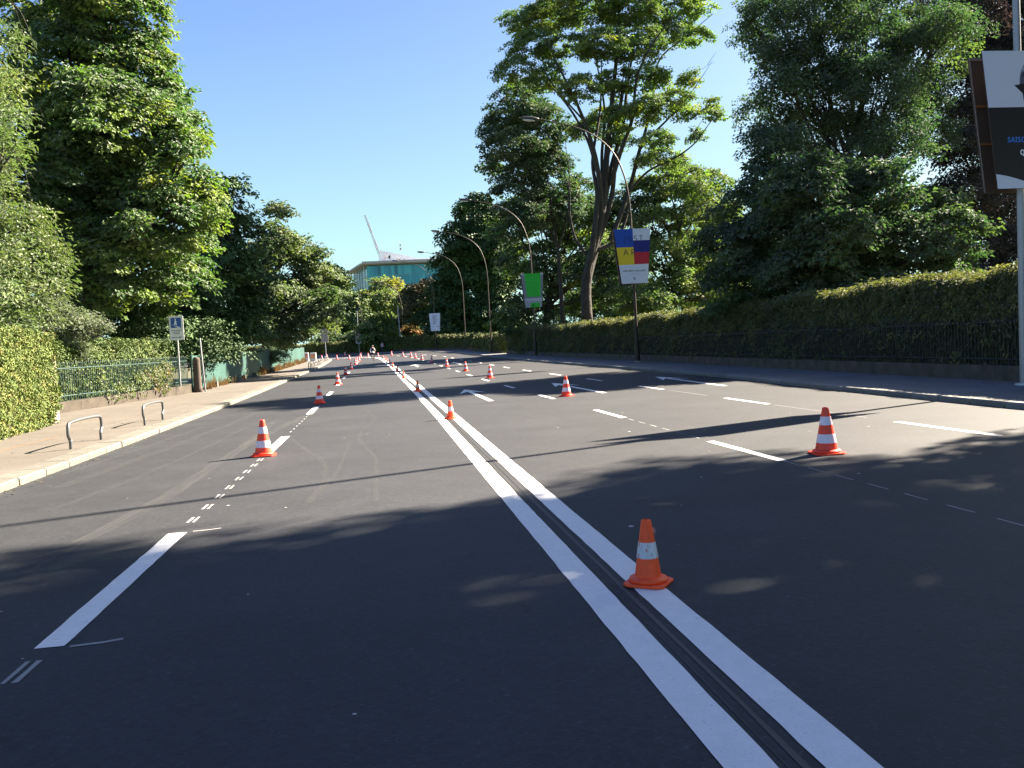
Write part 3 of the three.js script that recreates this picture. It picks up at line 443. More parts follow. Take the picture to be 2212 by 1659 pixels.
// ---------------------------------------------------------------- hedges
function hedge(name, label, path, thick, h0, h1, o = {}) { // path: [x, z] points along the front face; the hedge grows to the side away from the road (side)
  const r = rng(o.seed ?? 5), side = o.side ?? 1, root = thing(name, label, 'hedge', [path[0][0], gy(path[0][1]) + 0.1, path[0][1]]), org = root.position;
  const pts = []; for (let i = 0; i < path.length - 1; i++) { const [xa, za] = path[i], [xb, zb] = path[i + 1], n = Math.max(1, Math.round(Math.hypot(xb - xa, zb - za) / 0.5)); for (let k = 0; k < n; k++) pts.push([lerp(xa, xb, k / n), lerp(za, zb, k / n)]); } pts.push(path[path.length - 1]);
  const spots = [], pos = [], idx = [], top = s => (typeof h1 === 'function' ? h1(s) : h1) + 0.11 * (n32(s * 0.9, 3) - 0.5) * 2 + 0.08 * (n32(s * 0.27, 8) - 0.5) * 2;
  pts.forEach(([x, z], i) => {
    const [xa, za] = pts[Math.max(0, i - 1)], [xb, zb] = pts[Math.min(pts.length - 1, i + 1)], l = Math.hypot(xb - xa, zb - za), nx = -(zb - za) / l * side, nz = (xb - xa) / l * side, g = gy(z) + 0.1, s = i * 0.5, t = top(s);
    const off = (q, y) => V(x + nx * q, g + y, z + nz * q).sub(org);
    for (const [q, y] of [[0.13, h0], [0.13, t - 0.14], [thick - 0.13, t - 0.14], [thick - 0.13, h0]]) { const p = off(q, y); pos.push(p.x, p.y, p.z); }
    if (i) for (let k = 0; k < 4; k++) { const a = (i - 1) * 4 + k, b = (i - 1) * 4 + (k + 1) % 4; idx.push(a, b, a + 4, b, b + 4, a + 4); }
    if (i === pts.length - 1) { idx.push(0, 2, 1, 0, 3, 2); const e = i * 4; idx.push(e, e + 1, e + 2, e, e + 2, e + 3); return; }
    const den = (o.density ?? 34) * 0.5, depthScale = clamp((o.near ?? 30) / Math.max(12, -z), 0.25, 1.2), sz = (o.size ?? 1) / Math.sqrt(depthScale);
    const put = (q, y, nrm, j = 0.06) => { const c = off(q + (r() - 0.5) * 2 * j, y).add(V((xb - xa) / l * 0.5 * r(), (r() - 0.5) * j, (zb - za) / l * 0.5 * r())); spots.push([c, sz * (0.75 + 0.5 * r()), nrm, tone(r, o.tones ?? OLIVE), r() * 6.28]); };
    const nf = V(-nx, 0.35, -nz).normalize(), nb = V(nx, 0.35, nz).normalize();
    for (let k = 0; k < den * (t - h0) * depthScale; k++) { const y = lerp(h0, t, r()); put(0.04 + 0.1 * r() - 0.2 * (n32(s * 0.8 + 5, y * 1.6) - 0.45), y, V(nf.x + (r() - 0.5) * 0.9, nf.y + r() * 0.7, nf.z + (r() - 0.5) * 0.9).normalize()); }
    for (let k = 0; k < den * thick * 1.2 * depthScale; k++) put(r() * thick, t - 0.05, V((r() - 0.5) * 0.7, 1, (r() - 0.5) * 0.7).normalize());
    for (let k = 0; k < den * 0.5 * (t - h0) * depthScale; k++) put(thick - 0.06, lerp(h0, t, r()), nb.clone());
    for (let k = 0; k < (o.shoots ?? 1.5); k++) if (r() < 0.6) put(r() * thick, t + 0.04 + 0.12 * r(), V((r() - 0.5) * 0.6, 1, (r() - 0.5) * 0.6).normalize(), 0.02);
    if (o.crest) for (let k = 0; k < den * 0.9 * depthScale; k++) { put(r() * 0.4, t - 0.08 + 0.2 * r() * r(), V((r() - 0.5) * 1.2 - nx * 0.5, 0.9, (r() - 0.5) * 1.2).normalize(), 0.03); spots[spots.length - 1][3] = tone(r, o.crest); }
    if (i === 0 || i === pts.length - 2) for (let k = 0; k < den * 2 * thick * (t - h0); k++) { const c = off(r() * thick, lerp(h0, t, r())); const e = V(xa - xb, 0.3, za - zb).multiplyScalar(i ? -1 : 1).normalize(); if (i) c.add(V((xb - xa) / l * 0.5, 0, (zb - za) / l * 0.5)); spots.push([c, sz * (0.75 + 0.5 * r()), V(e.x, 0.5, e.z).normalize(), tone(r, o.tones ?? OLIVE), r() * 6.28]); }
  });
  obj('branches', geom(pos, null, idx).toNonIndexed(), twigMat, root).geometry.computeVertexNormals();
  leaves(root, 'foliage', 'hedge', spots, o.solid ? solidLeaf : leafMat); totals.clusters += spots.length; return root;
}
const wallPath = (a, b, off, step = 1) => range(a, b, step).map(d => [wallX(d) + off, -d]);
const YEWISH = [[0.12, 0.145, 0.024, 4], [0.085, 0.11, 0.022, 3], [0.19, 0.19, 0.03, 1.4]];
hedge('long_hedge', 'long clipped hedge behind the dark iron fence along the right pavement', wallPath(4, 92, 0.22), 1.3, 0.36, s => 2.66 - 0.004 * s, { seed: 51, crest: YEWISH, side: 1, tones: YEWISH, density: 42, size: 1.25, near: 26, shoots: 5 });
hedge('long_hedge', 'lower far stretch of clipped hedge beyond the gap in the right wall', wallPath(96, 146, 0.22), 1.0, 0.36, 2.0, { seed: 52, solid: true, side: 1, tones: YEWISH, density: 44, size: 1.3, near: 26 });
hedge('clipped_hedge', 'tall sunlit hedge block clipped square at the near left pavement edge', [[-8.35, -14], [-8.5, -20.5], [-9.0, -25.3]], 1.5, 0.0, 2.45, { seed: 53, solid: true, side: -1, tones: [[0.15, 0.205, 0.03, 3], [0.105, 0.165, 0.025, 3], [0.20, 0.20, 0.045, 1]], density: 125, size: 0.74, near: 26 });
hedge('clipped_hedge', 'long low-topped hedge growing through the green picket fence', [[-12.0, -28.5], [-10.78, -35], [-9.75, -41.2]], 1.1, 0.3, 2.35, { seed: 54, solid: true, side: -1, tones: OLIVE.concat([[0.10, 0.15, 0.03, 4]]), density: 80, size: 0.95, near: 30, shoots: 9 });

// ---------------------------------------------------------------- right wall and iron fence
function wallAlong(root, name, path, w, h, m, capW = 0, lift = 0) { // path of Vector3 along the front foot, the wall thickens towards +x side (w may be negative)
  const pos = [], uv = [], idx = []; let len = 0;
  path.forEach((p, i) => { const a = path[Math.max(0, i - 1)], b = path[Math.min(path.length - 1, i + 1)], t = b.clone().sub(a).setY(0).normalize(), n = V(-t.z, 0, t.x); if (i) len += p.distanceTo(path[i - 1]);
    const q = [[-capW, 0 + lift], [-capW, h + lift], [w + capW, h + lift], [w + capW, 0 + lift]]; let s = 0; q.forEach(([o, y], k) => { if (k) s += Math.hypot(o - q[k - 1][0], y - q[k - 1][1]); pos.push(p.x + n.x * o, p.y + y, p.z + n.z * o); uv.push(len / 3, s / 3); });
    if (i) for (let k = 0; k < 4; k++) { const A = (i - 1) * 4 + k, B = (i - 1) * 4 + (k + 1) % 4; idx.push(A, B, A + 4, B, B + 4, A + 4); } else idx.push(0, 2, 1, 0, 3, 2);
    if (i === path.length - 1) { const e = i * 4; idx.push(e, e + 1, e + 2, e, e + 2, e + 3); } });
  const g = geom(pos, uv, idx).toNonIndexed(); g.computeVertexNormals(); return obj(name, g, m, root);
}
for (const [a, b, label] of [[4, 92, 'low weathered concrete wall under the iron fence along the right pavement'], [95.5, 146, 'low far wall under the hedge towards the bend']]) {
  const t = thing('low_wall', label, 'wall', [0, 0, 0]);
  for (let d = a, n = 0; d < b; d += 3, n++) { const e = Math.min(d + 2.985, b); wallAlong(t, n ? `wall_block_${String(n).padStart(3, '0')}` : 'wall_block', range(d, e, 1).map(q => V(wallX(q), rise(q) + 0.05, -q)), 0.24, 0.42, wallMat); }
}
{
  const t = thing('iron_fence', 'dark iron picket fence standing on the low wall before the right hedge', 'fence', [0, 0, 0]);
  const P = (d, y, o = 0.11) => V(wallX(d) + o, rise(d) + 0.1 + y, -d);
  for (const y of [0.52, 1.42]) obj('rail', merge([tube(range(4, 60, 2).map(d => P(d, y)), 0.018, 0.018, 4)]), darkIron, t);
  const pick = merge([box(0.022, 1.12, 0.022, 0, 0.56, 0), new THREE.ConeGeometry(0.02, 0.1, 4).translate(0, 1.17, 0)]);
  const far = []; let n = 0;
  for (let d = 12; d < 60; d += 0.135) { const p = P(d, 0.36); if (d < 44) { const o = obj(n ? `picket_${String(n).padStart(3, '0')}` : 'picket', pick, darkIron, t); o.position.copy(p); n++; } else far.push(pick.clone().translate(p.x, p.y, p.z)); }
  obj('distant_pickets', merge(far), darkIron, t).userData.kind = 'stuff';
}

// ---------------------------------------------------------------- left fence, pillars and hoarding
{
  const a = V(-11.0, 0, -30.3), b = V(-8.98, 0, -41.9), path = s => { const p = a.clone().lerp(b, s); p.y = gy(p.z) + 0.1; return p; }, L = a.distanceTo(b);
  const w = thing('low_wall', 'low stained stone wall under the green picket fence', 'wall', [0, 0, 0]);
  for (let i = 0; i < 6; i++) wallAlong(w, i ? `wall_block_00${i}` : 'wall_block', range(i / 6, (i + 0.994) / 6, 0.05).map(path).map(p => p.setY(p.y - 0.05)), -0.3, 0.42, stainedWall);
  const t = thing('picket_fence', 'green metal picket fence on the low stone wall by the left pavement', 'fence', [0, 0, 0]);
  const bar = (y) => tube(range(0, 1, 0.1).map(s => path(s).add(V(-0.14, y, 0))), 0.02, 0.02, 6);
  obj('rail', bar(0.55), greenIron, t); obj('rail', bar(1.5), greenIron, t);
  const pick = merge([new THREE.CylinderGeometry(0.014, 0.014, 1.3, 6).translate(0, 0.65, 0), new THREE.ConeGeometry(0.016, 0.06, 6).translate(0, 1.33, 0)]);
  const n = Math.round(L / 0.145); for (let i = 0; i <= n; i++) { const o = obj(i ? `picket_${String(i).padStart(3, '0')}` : 'picket', pick, greenIron, t); o.position.copy(path(i / n)).add(V(-0.14, 0.37, 0)); }
}
single('gate_pillar', rbox(0.34, 1.9, 0.4, 0.02, -9.35, gy(-25.7) + 1.0, -25.75), mat([0.34, 0.28, 0.2], 0.9), 'cream rendered pillar at the end of the clipped hedge', 'pillar');
{
  const p = V(-8.75, 0, -42.2), t = thing('gate_post', 'weathered grey-brown round-topped post between picket fence and hoarding', 'post', [p.x, gy(p.z) + 0.1, p.z]);
  const m = new THREE.MeshStandardMaterial({ map: wallMap, color: lin(0.5, 0.4, 0.36), roughness: 0.9, bumpMap: barkBump, bumpScale: 0.01 });
  obj('shaft', new THREE.LatheGeometry([[0, -0.1], [0.2, -0.1], [0.2, 0.2], [0.175, 0.25], [0.165, 1.5], [0.15, 1.6], [0.08, 1.66], [0, 1.67]].map(q => new THREE.Vector2(...q)), 18), m, t);
}
{ // green sheet hoarding: ribbed panels between posts
  const t = thing('hoarding', 'long green ribbed sheet-metal hoarding along the left pavement', 'fence', [0, 0, 0]);
  const hx = table([[43, -9.05], [49, -9.2], [66, -9.35], [109, -9.75]]);
  const greens = [[0.018, 0.070, 0.060], [0.021, 0.080, 0.068], [0.016, 0.063, 0.056]].map(c => mat(c, 0.55, { metalness: 0.1 })); const r = rng(8);
  let n = 0;
  for (let d = 42.8; d < 108; d += 2.55, n++) {
    const e = d + 2.48, pos = [], uv = [], idx = []; const h = 1.72 + 0.1 * r();
    const N = 32; for (let i = 0; i <= N; i++) { const q = lerp(d, e, i / N), rib = (i % 4 < 2 ? 0 : 0.03); for (const y of [0.12, h]) { pos.push(hx(q) + rib, rise(q) + 0.1 + y, -q); uv.push(q, y); } if (i) { const k = 2 * i - 2; idx.push(k, k + 1, k + 2, k + 1, k + 3, k + 2); } }
    const g = geom(pos, uv, idx).toNonIndexed(); g.computeVertexNormals(); const back = g.clone().translate(-0.012, 0, 0);
    obj(n ? `panel_${String(n).padStart(3, '0')}` : 'panel', merge([g, back]), greens[Math.floor(r() * 3)], t);
    obj(n ? `post_${String(n).padStart(3, '0')}` : 'post', box(0.07, 1.9, 0.07, hx(d) - 0.06, rise(d) + 1.0, -d + 0.035), greenIron, t);
    if (n % 2 === 0) obj(n ? `footing_block_${String(n).padStart(3, '0')}` : 'footing_block', rbox(0.24, 0.3, 0.3, 0.02, hx(d) + 0.16, rise(d) + 0.24, -d), kerbStones[1], t);
  }
}
{ // dry weeds and ivy along the foot of the hoarding and the picket fence
  const r = rng(61), blades = [];
  for (let i = 0; i < 2600; i++) {
    const d = 43 + Math.pow(r(), 0.8) * 64, clump = n32(d * 0.55, 2) , clump2 = n32(d * 0.2, 9); if (clump * 0.6 + clump2 * 0.5 < 0.45 + 0.2 * r()) continue;
    const x = -9.2 - 0.0085 * (d - 43) + 0.06 + 0.45 * r() * r(), h = (0.15 + 0.75 * r() * clump), y = rise(d) + 0.1, a = r() * 6.28, w = 0.02 + 0.02 * r(), lx = Math.cos(a) * h * 0.35, lz = Math.sin(a) * h * 0.35;
    blades.push(x - w, y, -d, x + w, y, -d, x + lx, y + h, -d + lz);
  }
  const g = geom(blades); const o = new THREE.Mesh(g, new THREE.MeshPhysicalMaterial({ color: lin(0.22, 0.13, 0.055), roughness: 0.9, transmission: 0.3, thickness: 0, side: THREE.DoubleSide }));
  finish(o).name = 'dry_weeds'; o.userData = { label: 'dry brown weeds growing along the foot of the hoarding', category: 'weeds', kind: 'stuff' }; scene.add(o);
  const spots = [];
  for (let i = 0; i < 70; i++) { const s = Math.pow(r(), 0.35), a = V(-11.0, 0, -30.3).lerp(V(-9.35, 0, -39.6), s), y = 0.35 + 1.1 * r() * (0.35 + 0.65 * n32(s * 9, 4)); spots.push([V(a.x - 0.05 + 0.12 * r(), gy(a.z) + 0.1 + y, a.z), 0.8 + 0.5 * r(), V(1, 0.5, 0.3 * (r() - 0.5)).normalize(), tone(r, [[0.12, 0.17, 0.03, 5], [0.20, 0.14, 0.05, s > 0.75 ? 1.6 : 0.2]]), r() * 6.28]); }
  for (let i = 0; i < 160; i++) { const d = 50 + 52 * r(); if (n32(d * 0.4, 17) < 0.5) continue; spots.push([V(-9.2 - 0.0085 * (d - 43) + 0.1, rise(d) + 0.15 + 0.6 * r() * r(), -d), 1.2, V(1, 0.6, 0).normalize(), tone(r, [[0.13, 0.19, 0.03, 1]]), r() * 6.28]); }
  const root = thing('ivy', 'green ivy and weeds climbing the picket fence and hoarding foot', 'plant', [0, 0, 0]); root.userData.kind = 'stuff'; leaves(root, 'ivy_leaves', 'ivy', spots);
}

// ---------------------------------------------------------------- traffic cones
const coneOrange = new THREE.MeshStandardMaterial({ map: makeTex(256, 256, (u, v) => { const b = n256(u * 200, v * 200), dirt = smooth(0.68, 0.95, n32(u * 14, v * 26 + 3)) * 0.45 * b, k = 0.9 + 0.12 * n32(u * 10, v * 10); return S(lerp(0.98 * k, 0.4, dirt), lerp(0.052 * k, 0.1, dirt), lerp(0.018, 0.05, dirt)); }), roughness: 0.45 });
const coneFaded = new THREE.MeshStandardMaterial({ map: makeTex(256, 256, (u, v) => { const a = n32(u * 24, v * 12), b = n256(u * 200, v * 200); const k = 0.85 + 0.2 * a, dirt = smooth(0.72, 0.95, n32(u * 12, v * 30 + 7)) * 0.4 * b; return S(lerp(0.98 * k, 0.45, dirt), lerp(0.085 * k, 0.13, dirt), lerp(0.012, 0.05, dirt)); }), roughness: 0.55 });
const bandWhite = new THREE.MeshStandardMaterial({ color: lin(0.78, 0.66, 0.74), roughness: 0.35 });
const bandWorn = new THREE.MeshStandardMaterial({ map: makeTex(256, 64, (u, v) => { const a = n32(u * 16, v * 8), b = n64(u * 64, v * 12); let k = 0.62 - 0.12 * a; if (b > 0.8) k *= 0.55; return a * b > 0.5 ? S(0.55, 0.2, 0.15) : S(k * 1.0, k * 0.97, k * 1.02); }), roughness: 0.5 });
function makeCone(kind) {
  const H = kind === 2 ? 0.62 : 0.5, root = new THREE.Group(); root.name = 'traffic_cone';
  const rb = kind === 2 ? 0.152 : 0.104, rt = kind === 2 ? 0.04 : 0.038, y0 = kind === 2 ? 0.055 : 0.06, rad_ = y => lerp(rb, rt, (y - y0) / (H - y0));
  const m = kind === 2 ? coneOrange : coneFaded, lat = (pts, n = 28) => new THREE.LatheGeometry(pts.map(([x, y]) => new THREE.Vector2(x, y)), n);
  const add = (n, g, mm) => { const o = finish(new THREE.Mesh(g, mm)); o.name = n; root.add(o); return o; };
  // square foot with cut corners
  const s = kind === 2 ? 0.205 : 0.16, cw = kind === 2 ? 0.19 : 0.15, c = kind === 2 ? 0.055 : 0.04, sh = new THREE.Shape(); sh.moveTo(-s + c, -s); sh.lineTo(s - c, -s); sh.lineTo(s, -s + c); sh.lineTo(s, s - c); sh.lineTo(s - c, s); sh.lineTo(-s + c, s); sh.lineTo(-s, s - c); sh.lineTo(-s, -s + c); sh.closePath();
  add('foot', new THREE.ExtrudeGeometry(sh, { depth: 0.014, bevelEnabled: true, bevelSize: 0.004, bevelThickness: 0.004, bevelSegments: 2 }).rotateX(-Math.PI / 2).translate(0, 0.005, 0), m);
  add('collar', lat([[rb - 0.01, 0.02], [cw, 0.02], [cw, 0.043], [cw - 0.008, 0.054], [rb + 0.004, 0.062], [rb - 0.012, 0.07]]), m);
  const bands = kind === 2 ? [[0.15, 0.267], [0.388, 0.50]] : [[0.207, 0.33]];
  add('body', lat([[rad_(y0), y0], ...range(y0, H - 0.012, (H - y0) / 8).slice(1).map(y => [rad_(y), y]), [rt - 0.004, H], [rt - 0.012, H + 0.001], [rt - 0.014, H - 0.1]]), m);
  for (const [a, b] of bands) add('reflective_band', lat([[rad_(a) + 0.0005, a], [rad_(a) + 0.003, a + 0.001], [rad_(b) + 0.003, b - 0.001], [rad_(b) + 0.0005, b]]), kind === 2 ? bandWhite : bandWorn);
  if (kind === 1) for (const c of root.children) c.geometry.scale(0.84, 0.84, 0.84); else for (const c of root.children) c.geometry.scale(0.93, 0.96, 0.93);
  return root;
}
const protos = { 1: makeCone(1), 2: makeCone(2) }; const cr = rng(444);
function cone(kind, p, label, group, turn) { const o = protos[kind].clone(); o.name = numbered('traffic_cone'); o.position.set(p.x, gy(p.z) + 0.003, p.z); o.rotation.set(-0.0218 * 0, turn ?? cr() * 1.5, 0); o.rotation.x = Math.atan(0.0218 + 1.8e-4 * -p.z) ; o.rotation.z = (cr() - 0.5) * 0.05; o.userData = { label, category: 'traffic cone' }; if (group) o.userData.group = group; scene.add(o); return o; }
{
  const first = cone(1, gp(1401, 1262), 'faded orange cone with one worn band and a torn sticker on the double line', null, 0.95);
  const st = obj('torn_sticker', merge([new THREE.PlaneGeometry(0.03, 0.035).rotateZ(0.5).rotateY(0.6).translate(0.05, 0.34, 0.04), new THREE.PlaneGeometry(0.02, 0.03).rotateZ(-0.6).rotateY(1.2).translate(0.065, 0.34, 0.028)]), mat([0.45, 0.4, 0.38], 0.7, { side: THREE.DoubleSide }), first); void st;
  first.rotation.z = -0.02;
  cone(2, gp(1786, 980), 'large orange-red cone with two white bands at the edge of the foreground shade');
  cone(2, gp(570, 985), 'orange-red cone with two white bands at the end of the near left lane dash');
  cone(1, gp(974, 905), 'sunlit orange cone with one band on the double line past the thin pole shadow');
  const C = 'orange cone with one reflective band on the double centre line', CG = 'cones along the double centre line';
  cone(1, gp(902.7, 846), 'orange cone with one band on the double line where the wide tree shadow crosses');
  for (const [x, y] of [[872, 818], [858.3, 802], [848.7, 794], [842, 785.6], [837, 781], [833, 778.5], [828.3, 774.8]]) cone(1, gp(x, y), C, CG);
  const L = 'orange-red cone with two white bands along the left lane line', LG = 'cones along the left lane line';
  cone(2, gp(690.5, 871.5), 'orange-red cone with two bands past the first shadow band on the left lane line');
  for (const [x, y] of [[730, 830.5], [747, 809.5], [759, 797.8], [768, 787.4], [771, 783], [775.5, 780]]) cone(2, gp(x, y), L, LG);
  const R = 'orange-red cone with two white bands along the right lane line', RG = 'cones along the right lane line';
  cone(2, gp(1224, 856), 'orange-red cone with two white bands standing by the shaft of the middle lane arrow');
  for (const [x, y] of [[1058.5, 817], [1006, 801.7], [965, 791.5], [932.7, 782.6], [911.6, 777], [897.5, 773.8], [887.7, 770.4], [870.4, 769.6], [845.8, 767.6]]) cone(2, gp(x, y), R, RG);
  const B = 'small distant orange cone at the bend of the street', BG = 'cones round the bend';
  for (const [x, y] of [[754.5, 776.7], [728, 776.1], [695.5, 776.7], [706, 773.4], [795.5, 771.8], [779, 772], [816.8, 771.3], [781, 768.6], [745.5, 768.2]]) cone(2, gp(x, y), B, BG);
}

// ---------------------------------------------------------------- kerbside hoops
{
  const hoop = new THREE.Group(); hoop.name = 'kerb_hoop';
  const pts = []; const leg = s => [[s * 0.875, -0.1], [s * 0.875, 0.15], [s * 0.88, 0.17], [s * 0.95, 0.24], [s * 0.965, 0.28], [s * 0.955, 0.4], [s * 0.925, 0.46], [s * 0.86, 0.49]];
  for (const [z, y] of leg(-1)) pts.push(V(0, y, z)); for (const [z, y] of leg(1).reverse()) pts.push(V(0, y, z));
  const m = finish(new THREE.Mesh(tube(pts, 0.031, 0.031, 10, 90), hoopMat)); m.name = 'bent_tube'; hoop.add(m);
  for (const s of [-1, 1]) { const c = finish(new THREE.Mesh(new THREE.CylinderGeometry(0.036, 0.036, 0.03, 12).translate(0, 0.165, s * 0.877), galv)); c.name = 'joint_ring'; hoop.add(c); }
  const put = (d, label, group, off = 0.72) => { const o = hoop.clone(); o.name = numbered('kerb_hoop'); o.position.set(kerbL(d) - off, rise(d) + 0.1, -d); o.rotation.x = 0.025; o.userData = { label, category: 'hoop barrier' }; if (group) o.userData.group = group; scene.add(o); };
  put(18.05, 'grey bent-tube hoop barrier beside the clipped hedge block', null, 0.66); put(23.25, 'grey bent-tube hoop barrier opposite the green picket fence', null, 0.64);
  for (const d of [77.5, 81, 84.5, 88, 91.5]) put(d, 'distant grey hoop barrier on the pavement by the hoarding', 'hoops along the far pavement', 0.5);
  for (const d of [105, 108, 111]) put(d, 'tiny grey hoop barrier near the rounded end of the pavement', 'hoops near the end of the pavement', 0.55);
}

// ---------------------------------------------------------------- lamp posts and posters
function lampPost() {
  const d = 48, base = px(1378, 781, d), root = new THREE.Group(); root.name = 'street_lamp'; root.rotation.order = 'YXZ';
  const q = (x, y) => px(x, y, d).sub(base);
  const arm = [[1362.5, 470], [1358, 425], [1347, 375], [1326, 330], [1292, 297], [1245, 274], [1195, 262], [1163, 256]].map(a => q(...a)); arm.forEach(p => { p.z = 0; });
  const add = (n, g, m, p = root) => { const o = finish(new THREE.Mesh(g, m)); o.name = n; p.add(o); return o; };
  const px0 = arm[0].x;
  add('pole', merge([tube([V(0, -0.2, 0), V(0, 1.2, 0), V(0, 1.25, 0)], 0.14, 0.14, 14), tube([V(0, 1.2, 0), V(px0 * 0.5, arm[0].y * 0.55, 0), arm[0]], 0.095, 0.055, 12)]), bronze);
  add('arm', tube(arm, 0.055, 0.028, 10, 40), bronze);
  const e = arm[arm.length - 1], head = add('lamp_head', new THREE.SphereGeometry(1, 20, 12).scale(0.55, 0.11, 0.17).rotateZ(-0.09).translate(e.x - 0.5, e.y + 0.06, 0), mat([0.06, 0.06, 0.063], 0.4, { metalness: 0.3 }));
  add('lens', new THREE.SphereGeometry(1, 16, 8).scale(0.36, 0.055, 0.13).rotateZ(-0.09).translate(e.x - 0.55, e.y - 0.055, 0), mat([0.55, 0.56, 0.55], 0.2), head);
  add('collar', new THREE.CylinderGeometry(0.17, 0.2, 0.12, 14).translate(0, 0.02, 0), mat([0.25, 0.24, 0.23], 0.8));
  return root;
}
const lamp0 = lampPost();
function putLamp(x, d, label, group) { const o = lamp0.clone(); o.name = numbered('street_lamp'); o.position.set(x, rise(d) + 0.1, -d); o.userData = { label, category: 'street lamp' }; if (group) o.userData.group = group; scene.add(o); return o; }
const lampX = [[px(1378, 781, 48).x, 48], [px(1158, 770, 75.5).x, 75.5], [px(1062, 765, 97).x, 97], [px(1007, 758, 121).x, 121], [px(943, 757, 134).x, 134]];
putLamp(...lampX[0], 'tall brown curved-arm street lamp carrying the blue, yellow and red poster');
putLamp(...lampX[1], 'brown curved-arm street lamp carrying the torn green poster');
putLamp(...lampX[2], 'dark curved-arm street lamp before the dense dark tree, without a poster');
putLamp(...lampX[3], 'slender curved-arm street lamp between the bare lamp and the white poster');
putLamp(...lampX[4], 'far curved-arm street lamp carrying the white text poster');
putLamp(3.9, 166, 'distant street lamp head over the trees at the bend', 'lamps beyond the bend'); putLamp(-4.2, 186, 'distant street lamp head over the trees at the bend', 'lamps beyond the bend');

function board(w0, w1, h, t) { // tapering board: top width, bottom width; front face towards +z with uv over the face
  const sh = new THREE.Shape(); sh.moveTo(-w1 / 2, 0); sh.lineTo(w1 / 2, 0); sh.lineTo(w0 / 2, h); sh.lineTo(-w0 / 2, h); sh.closePath();
  return new THREE.ExtrudeGeometry(sh, { depth: t, bevelEnabled: false }).translate(0, 0, -t);
}
function sheet(w0, w1, h, z) { const g = geom([-w1 / 2, 0, z, w1 / 2, 0, z, w0 / 2, h, z, -w0 / 2, h, z], [0.5 - w1 / w0 / 2, 0, 0.5 + w1 / w0 / 2, 0, 1, 1, 0, 1], [0, 1, 2, 0, 2, 3]); return g; }
const plywood = mat([0.055, 0.036, 0.027], 0.85), batten = mat([0.2, 0.085, 0.02], 0.8), edgeWood = mat([0.16, 0.13, 0.115], 0.85);
function poster(label, p, w0, w1, h, tex, opts = {}) {
  const t = thing('poster_board', label, 'poster', [p.x, p.y, p.z], opts.turn ?? 0);
  obj('front_board', board(w0, w1, h, 0.02).translate(0, 0, 0.17), plywood, t);
  obj('poster_print', sheet(w0 - 0.01, w1 - 0.01, h, 0.174), new THREE.MeshStandardMaterial({ map: tex, roughness: 0.6 }), t);
  const back = obj('back_board', board(w0, w1, h, 0.02).translate(0, -0.02, -0.27), plywood, t);
  const side = (s, z) => tube([V(s * (w1 / 2 - 0.02), 0, z), V(s * (w0 / 2 - 0.02), h, z)], 0.02, 0.02, 4);
  for (const s of [-1, 1]) obj('frame_strip', side(s, -0.255), edgeWood, back);
  obj('frame_strip', box(w0 - 0.06, 0.07, 0.04, 0, h - 0.04, -0.245), edgeWood, back);
  for (const f of [0.36, 0.64]) obj('batten', box(lerp(w1, w0, f) - 0.08, 0.05, 0.035, 0, h * f, -0.245), batten, back);
  for (const f of [0.2, 0.8]) obj('bracket', box(0.1, 0.06, 0.40, 0, h * f, -0.06), galv, t);
  return t;
}
const lampAt = (i, y) => { const [x, d] = lampX[i]; const slope = (px(1362.5, 470, 48).x - px(1378, 781, 48).x) / (px(1362.5, 470, 48).y - px(1378, 781, 48).y); return V(x + slope * y, rise(d) + 0.1 + y, -d); };
const bottomOf = (x, y, d) => px(x, y, d).y - rise(d) - 0.1;
{ // poster on the first lamp
  const tex = canvasTex(1024, 1536, (c, w, h) => {
    c.fillStyle = '#cdd3e2'; c.fillRect(0, 0, w, h);
    c.fillStyle = '#1747a6'; c.fillRect(0, 0, w * 0.515, h * 0.335); c.fillStyle = '#151d78'; c.fillRect(w * 0.515, h * 0.215, w, h * 0.215);
    c.fillStyle = '#d9bd24'; c.fillRect(0, h * 0.335, w * 0.515, h * 0.32); c.fillStyle = '#b51f30'; c.fillRect(w * 0.515, h * 0.43, w, h * 0.22);
    c.fillStyle = '#cdd3e2'; c.fillRect(0, h * 0.655, w, h);
    c.fillStyle = '#131a33'; c.textAlign = 'left';
    const put = (s, x, y, f) => { c.font = f; c.fillText(s, x, y); };
    put('J', w * 0.27, h * 0.225, '210px sans-serif'); put('U', w * 0.37, h * 0.225, '210px sans-serif'); put('S', w * 0.53, h * 0.225, '210px sans-serif'); put('T', w * 0.68, h * 0.225, '210px sans-serif');
    put('A', w * 0.23, h * 0.48, '230px sans-serif'); put('R', w * 0.43, h * 0.48, '230px sans-serif'); put('T', w * 0.68, h * 0.48, '230px sans-serif');
    c.textAlign = 'center'; put("ARTVERA'S GALLERY", w * 0.5, h * 0.785, 'bold 66px sans-serif');
    c.fillStyle = '#8088a0'; c.fillRect(w * 0.4, h * 0.81, w * 0.2, 5); c.fillRect(w * 0.36, h * 0.83, w * 0.28, 5);
    c.fillStyle = '#20263c'; c.fillRect(w * 0.475, h * 0.88, 26, 78); c.fillRect(w * 0.515, h * 0.915, 20, 24);
  });
  const p = lampAt(0, bottomOf(1365, 613, 48)); const s = 1 / ppm(48);
  poster('poster board with blue, white, yellow and red blocks and black lettering', p, 84 * s, 60 * s, 121 * s, tex);
}
